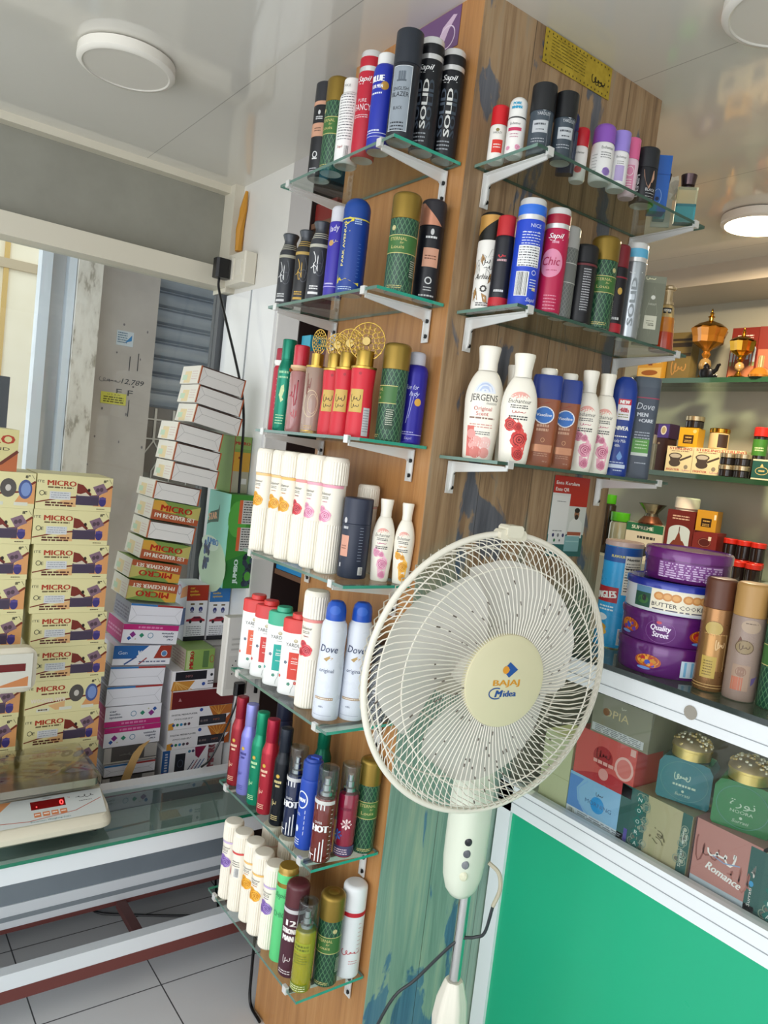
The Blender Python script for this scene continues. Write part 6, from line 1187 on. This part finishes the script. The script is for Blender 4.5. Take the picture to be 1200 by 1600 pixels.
Bx=[(-.038,1.666,.115,1.642,.058,'plain','grey ended slim box at the very top of the leaning stack'),(-.040,1.607,.115,1.580,.058,'plain','grey ended slim box just below the topmost of the leaning stack'),(-.042,1.546,.116,1.518,.058,'plain','grey ended slim box, third from the top of the leaning stack'),
(-.094,1.484,.056,1.462,.058,'plain','grey ended slim box, fourth from the top, where the stack steps left'),(-.096,1.423,.056,1.402,.058,'plain','grey ended slim box, fifth from the top of the leaning stack'),(-.098,1.362,.054,1.343,.058,'plain','grey ended slim box, sixth from the top of the leaning stack'),
(-.148,1.300,.000,1.282,.055,'plain','grey ended slim box directly on the highest green and orange receiver box'),(-.147,1.243,.004,1.224,.062,'micro','highest green and orange receiver box, print upright'),(-.156,1.178,-.005,1.160,.055,'plain','grey ended slim box between two upright green and orange receiver boxes'),(-.168,1.119,-.016,1.099,.060,'micro','second green and orange receiver box with upright print'),
(-.196,1.057,-.040,1.036,.058,'micro_flip','upper green and orange receiver box with upside down print'),(-.200,.994,-.045,.976,.060,'micro_flip','lower green and orange receiver box with upside down print'),(-.188,.921,-.022,.906,.060,'stripe','white box with a blue and red top stripe right under the receiver boxes'),(-.205,.858,-.030,.844,.061,'car_flip','white and pink car audio box with upside down print and a pink end, upper one'),
(-.228,.791,-.048,.782,.062,'voice','blue and red box with slanting stripes in the middle of the stack'),(-.233,.725,-.062,.717,.060,'stripe','white box with a blue and red top stripe below the blue and red one'),(-.238,.662,-.066,.658,.061,'stripe','white box with a blue and red top stripe above the upright car audio box'),(-.237,.5985,-.063,.5965,.064,'car','white and pink car audio box with upright print'),
(-.235,.5325,-.060,.5325,.063,'car_flip','white and pink car audio box with upside down print, lower one'),(-.229,.4675,-.064,.4675,.052,'torn','torn open grey box under the lower car audio box'),(-.225,.4125,-.066,.4125,.037,'stripe','white box under the torn open one'),(-.227,.3700,-.064,.3700,.034,'torn','dark box at the very bottom of the leaning stack')]
for yl,zt,yr,zr,h,k,l in Bx: lean(l,yl,zt,yr,zr,h,k)
mb=MB(); F=[(-1000,-150,492),(-1010,-118,475),(-1015,-120,455),(-985,-168,355),(-975,-205,372),(-995,-165,440)]
L=[(-128,495),(-150,478),(-172,440),(-205,352)]; vs=[]
for i,(y,zz) in enumerate(L): 
    for e in (-16,16): vs+= [(-1040+i*11,y+e,zz+e*.5),(-1042.5+i*11,y+e,zz+e*.5)]
fs=[]
for i in range(3): o=i*4; fs+=[(o,o+2,o+6,o+4),(o+1,o+5,o+7,o+3),(o,o+4,o+5,o+1),(o+2,o+3,o+7,o+6)]
fs+=[(0,1,3,2),(12,14,15,13)]
tag(mb.add(vs,fs,M('#b08d58',.7)).build('cardboard_strip',sharp=60),'bent brown cardboard strip leaning against the foot of the leaning stack','cardboard')
# second, right hand group of cartons
def pack(label,y0,y1,z0,z1,x,d_,col,fn,name='radio_box',lf=None,grp=None):
    w=(y1-y0)*1000; h=(z1-z0)*1000
    return carton(name,label,x,(y0+y1)/2,z0,90,w,d_*1000,h,col,lambda d:fn(d,w,h),sides={'l':lambda d:lf(d,d_*1000,h)} if lf else None,group=grp)
def dmp(d,w,h):
    d.poly([(-w*.5,0),(-w*.42,0),(-w*.42,h*.35),(-w*.5,h*.3)],'#d89a3c'); d.text('DIGITAL MEDIA PLAYER',-w*.46,h*.68,5.5,'#33343c',al='l',w=w*.4,bold=.02); d.text('FM/USB/BT',-w*.42,h*.46,5.5,'#33343c',al='l',w=w*.3,sh=.3)
    for i,c in enumerate(('#2f4f86','#2f7a4a','#2f86b8','#4a4a52','#5a3a4a')): d.ell(-w*.42+i*13,h*.22,5,5,c,10)
    d.ell(0,h*.86,6,6,'#2f4fa0',12); d.poly([(w*.12,h),(w/2,h),(w/2,h*.55),(w*.2,h*.5)],'#b56a2c'); [d.stroke([(w*.3,h*.5),(w*.14+k*14,h)],2,'#d8a04a') for k in range(5)]; d.rect(-w*.02,w*.42,h*.08,h*.52,'#24242c'); d.rect(0,w*.40,h*.14,h*.46,'#33333c'); d.text('8:88',w*.06,h*.24,7,'#9a8a8a',w=26); d.text('MP3',w*.26,h*.24,7,'#b06a4a',w=22); d.poly([(w*.42,0),(w/2,0),(w/2,h*.6),(w*.42,h*.3)],'#a8501c')
def side(d,D,h): d.rect(0,D,0,h,'#c9c6cc'); d.rect(D-8,D,0,h,'#e0dcd8')
pack('lower media player box with a small radio picture',-.033,.183,.4335,.4995,-1.1,.15,'#eceaee',dmp,lf=side,grp='media player boxes'); pack('upper media player box with a small radio picture',-.034,.182,.5005,.5675,-1.1,.15,'#eceaee',dmp,lf=side,grp='media player boxes')
pack('plain maroon box flap end above the media player boxes',-.034,.184,.5685,.629,-1.1,.15,'#6a1f24',lambda d,w,h:(d.rect(-w/2,w/2,h-4,h,'#d8d4d4'),d.rect(-w/2,-w/2+5,0,h,'#d08a5a'),d.poly([(-w*.36,h*.6),(-w*.33,h*.4),(-w*.38,h*.4)],'#b9868a')),lf=side)
def plr(d,w,h): d.rect(-w*.42,w*.32,h*.5,h*.95,'#22222a'); d.text('MP3',-w*.1,h*.64,8,'#a06a6a',w=22); d.poly([(-w/2,0),(-w*.1,0),(w*.05,h*.45),(-w*.46,h*.48)],'#c88a3c'); [d.stroke([(-w*.4,h*.45),(-w*.45+k*16,0)],2,'#e0b46a') for k in range(5)]; d.ell(w*.26,h*.25,6,6,'#2f4fa0',12); d.ell(w*.44,h*.7,5,5,'#33343c',10); d.lines(w*.36,w*.5,h*.4,2,8,4,'#44444c',2)
pack('box with a black radio picture and orange rays under the green carton',-.037,.106,.630,.694,-1.1,.15,'#eceaee',plr,lf=side)
pack('green carton with sideways red lettering beside the switchboard',.002,.101,.6945,.762,-1.1,.12,'#8aa85a',lambda d,w,h:(d.rect(-w*.46,-w*.3,3,h-3,'#b9c890'),d.text('MICRO',-w*.22,6,14,'#a02a22',w=h-12,rot=90,al='l',bold=.05),d.rect(w*.1,w*.3,6,h-6,'#5a7a4a'),d.ring(w*.42,h*.5,7,12,2,'#a84a3a')),lf=lambda d,D,h:(d.rect(0,D,0,h,'#a89a8a'),d.lines(8,D-8,h*.8,5,10,4,'#8a6a6a',2)))
def cas(hd):
    def fn(d,w,h):
        d.rect(-w/2,w/2,h*.72,h,hd); [d.text(s,-w*.36,h*.93-q*11,8,'#d8b43a',al='l',w=ww,bold=.03) for q,(s,ww) in enumerate((('car',16),('audio',28),('system',34)))]; 
        for u in (-w*.2,w*.2): d.rect(u-7,u+7,h*.645,h*.675,'#6a5a3a'); d.ell(u,h*.565,7,9,'#2f3478',12); d.ell(u,h*.545,3.5,4.5,'#8c90b0',10); d.rect(u-6,u+6,h*.505,h*.515,'#55586a')
        d.poly([(-w*.44,h*.35),(-w*.42,h*.385),(-w*.2,h*.40),(-w*.08,h*.435),(w*.2,h*.435),(w*.32,h*.395),(w*.44,h*.38),(w*.44,h*.345)],'#a02438'); d.poly([(-w*.14,h*.40),(-w*.05,h*.425),(w*.17,h*.425),(w*.26,h*.40)],'#3a2a38'); d.ell(-w*.24,h*.345,5,6,'#1c1a20',12); d.ell(w*.26,h*.345,5,6,'#1c1a20',12); d.lines(-w*.4,w*.3,h*.26,6,7,3,'#9a9aa2',3); d.rect(-w/2,w/2,0,h*.08,'#22222a')
    return fn
pack('upright car audio box with a red heading and a red car picture',.028,.103,.7635,.953,-1.2,.11,'#ececf1',cas('#a8321c'),lf=lambda d,D,h:(d.rect(0,D,0,h,'#c9ccd6'),d.ring(D*.4,h*.85,14,16,4,'#b05a8a'),d.poly([(0,h*.1),(D,h*.3),(D,h*.6),(0,h*.4)],'#2f5a9a'),d.poly([(D*.5,h*.7),(D,h*.8),(D,h),(D*.6,h*.9)],'#d8884a')),grp='upright car audio boxes')
pack('upright car audio box with a blue heading beside the red headed one',.110,.183,.7635,.945,-1.2,.11,'#ececf1',cas('#2f74b8'),grp='upright car audio boxes')
def mag(d,w,h): d.rect(-w/2,-w*.34,0,h,'#2a5a9a'); d.rect(-w/2,-w*.34,0,h*.25,'#a83a34'); d.lines(-w*.44,-w*.38,h*.9,9,9,5,'#d8dce8',3); d.rect(-w*.22,0,6,h*.84,'#20222c'); d.ring(-w*.1,h*.5,9,12,2,'#4a5468'); d.rect(-w*.2,-w*.02,10,22,'#3a4458'); d.poly([(w*.2,h),(w*.45,h),(w*.3,h*.6),(w*.22,h*.7)],'#8a2448'); [d.stroke([(w*.06+k*12,h*.2),(w*.2+k*12,h*.55)],3,c) for k,c in enumerate(('#2f3a6a','#a03a5a','#2f4a8a','#3a6aa8'))]; d.ell(w*.08,h*.88,5,5,'#3a7a9a',10); d.ell(w*.16,h*.88,5,5,'#4a4a6a',10)
pack('white box with a blue and red side band and black radio picture',-.044,.112,.3345,.4325,-1.1,.15,'#ececf1',mag,lf=side)
pack('white box with sideways red lettering beside the one with the blue band',.1135,.183,.3345,.4325,-1.14,.11,'#e2dedd',lambda d,w,h:(d.text('MICRO',w*.1,4,26,'#b0606a',w=h-8,rot=90,al='l',bold=.04),d.lines(-w*.4,-w*.2,h*.8,8,10,5,'#9a9aa0',2)))
pack('plain grey carton mostly hidden behind the switchboard',.1085,.184,.6305,.7615,-1.14,.12,'#b9b6b2',lambda d,w,h:d.rect(-w/2,w/2,h-6,h,'#8f8b88'))
# big carton lodged above, and the tall carton behind it
t=thing('fruit_carton','large green carton with dark grapes and JUMBO lettering leaning over the car audio boxes','box',(-1.10,.156,.962),0,None); t.rotation_euler=(0,0,PI/2)
MB().box(-52,52,0,170,0,310,'#3f8a34').build('carton',t)
mb=MB(); d=Pr(mb,flat_surf((-52,0,0),(1,0,0),(0,0,1)),.25); d.poly([(0,0),(104,0),(104,130),(0,90)],'#2f7a34'); d.ell(30,230,34,60,'#57a844',20)
for v in (215,125): d.rect(32,44,v,v+78,'#d8643a'); d.rect(44,104,v,v+78,'#c9c9c4'); d.lines(48,100,v+74,9,8.2,3.4,'#3a3a38',v)
r=random.Random(8); [d.ell(r.uniform(64,100),r.uniform(12,108),7,9,r.choice(('#1c2430','#2c3848','#39485a')),10) for _ in range(34)]; d.ell(84,40,12,16,'#4f9a3a',12); d.text('JUMBO',46,16,15,'#cfe6dc',w=80,rot=90,al='l',bold=.05)
d=Pr(mb,flat_surf((-52,170,0),(0,-1,0),(0,0,1)),.25); d.rect(0,170,0,310,'#8ccfc0'); d.ell(70,60,110,90,'#b9d0b4',24); d.ell(40,130,70,26,'#cfe0cc',20); d.poly([(0,190),(20,235),(80,250),(90,270),(90,210),(30,200)],'#2f5a4a'); d.text('STAR',44,212,24,'#d8a07a',w=66,rot=12,bold=.05); d.text('JUMBO',60,128,22,'#3f7fb8',w=90,bold=.05); [d.ell(r.uniform(0,50),r.uniform(40,130),9,10,r.choice(('#1c2c4a','#24406a','#2f4f86')),10) for _ in range(26)]; mb.build('label_print',t)
pack('tall narrow green and yellow receiver carton upright behind the leaning stack',.124,.186,1.2735,1.462,-1.16,.11,'#7a9a4a',lambda d,w,h:(d.rect(-w/2,w/2,h*.78,h,'#8aa85a'),d.text('MICRO',0,h*.85,11,'#a8322a',w=w*.84,bold=.04),d.rect(-w/2,w/2,h*.38,h*.72,'#c99a34'),d.ell(-w*.15,h*.62,3,4,'#8a2f1c'),d.rect(-w/2,w/2,0,h*.38,'#a8a48e'),d.rect(w*.1,w*.4,h*.16,h*.26,'#d8d8d4'),d.rect(-w/2,-w/2+3,0,h,'#9a4a34')))
# ------------------------------------------------------------------ stock seen in the gap left of the wood panel
slab_s=lambda n,z:struct(n,MB().box(-943,-441,203,579,z*1e3-16,z*1e3,M('#6a4a38',.5)))
for i,zz in enumerate((.78,1.06,1.62,2.13)): slab_s('trim_%d'%(20+i),zz)
def rb(label,x,y,z,w,d_,h,c,f=0,fn=None): carton('stock_carton',label,x,y,z,f,w,d_,h,c,fn)
rb('bright blue carton in the gap left of the wood panel under the fourth shelf',-.811,.206,1.061,260,120,88,'#1f7fb8',0,lambda d:d.lines(60,124,50,1,8,8,'#8ab06a',2))
rb('dark maroon carton in the gap beside the third left shelf',-.841,.206,1.621,200,120,120,'#4f1620',0,lambda d:(d.lines(20,90,50,2,14,5,'#b06a5a',2),d.rect(-98,-60,20,112,'#6a1f2c')))
rb('turquoise box edge on top of the stock behind the second left shelf',-.912,.210,1.7415,54,100,50,'#3aa8c4')
rb('dark red rounded pack in the gap behind the second left shelf',-.881,.212,2.131,120,80,60,'#7a2420')
rb('blue carton low in the gap behind the sixth left shelf',-.791,.206,.781,300,120,120,'#2a6f9a')
# ------------------------------------------------------------------ light
w=bpy.data.worlds.new('sky'); SC.world=w; w.use_nodes=True; bg=w.node_tree.nodes['Background']; bg.inputs[0].default_value=(.93,.97,1,1); bg.inputs[1].default_value=1.75
def area(name,loc,target,sx,sy,power,col):
    l=bpy.data.lights.new(name,'AREA'); l.shape='RECTANGLE'; l.size=sx; l.size_y=sy; l.energy=power; l.color=col
    o=bpy.data.objects.new(name,l); COL.objects.link(o); o.location=loc; o.rotation_euler=(Vector(target)-Vector(loc)).to_track_quat('-Z','Y').to_euler(); return o
# open shop front behind the photographer lets daylight in
area('daylight_shop_front',(1.2,-3.1,1.25),(.6,0,1.2),3.2,2.2,45,(.97,.98,1))
pl_=bpy.data.lights.new('ceiling_lamp_glow','AREA'); pl_.shape='DISK'; pl_.size=.2; pl_.energy=30; pl_.color=(1,.80,.55); po=bpy.data.objects.new('ceiling_lamp_glow',pl_); COL.objects.link(po); po.location=(-.19,1.40,2.312)
SC.view_settings.view_transform='Standard'; SC.view_settings.look='None'; SC.view_settings.exposure=-0.07; SC.view_settings.gamma=1; SC.view_settings.use_curve_mapping=False
SC.cycles.use_denoising=True; SC.cycles.max_bounces=10; SC.cycles.transparent_max_bounces=24; SC.cycles.transmission_bounces=6; SC.cycles.glossy_bounces=4; SC.cycles.diffuse_bounces=4; SC.cycles.caustics_reflective=False; SC.cycles.caustics_refractive=False; SC.cycles.sample_clamp_indirect=6
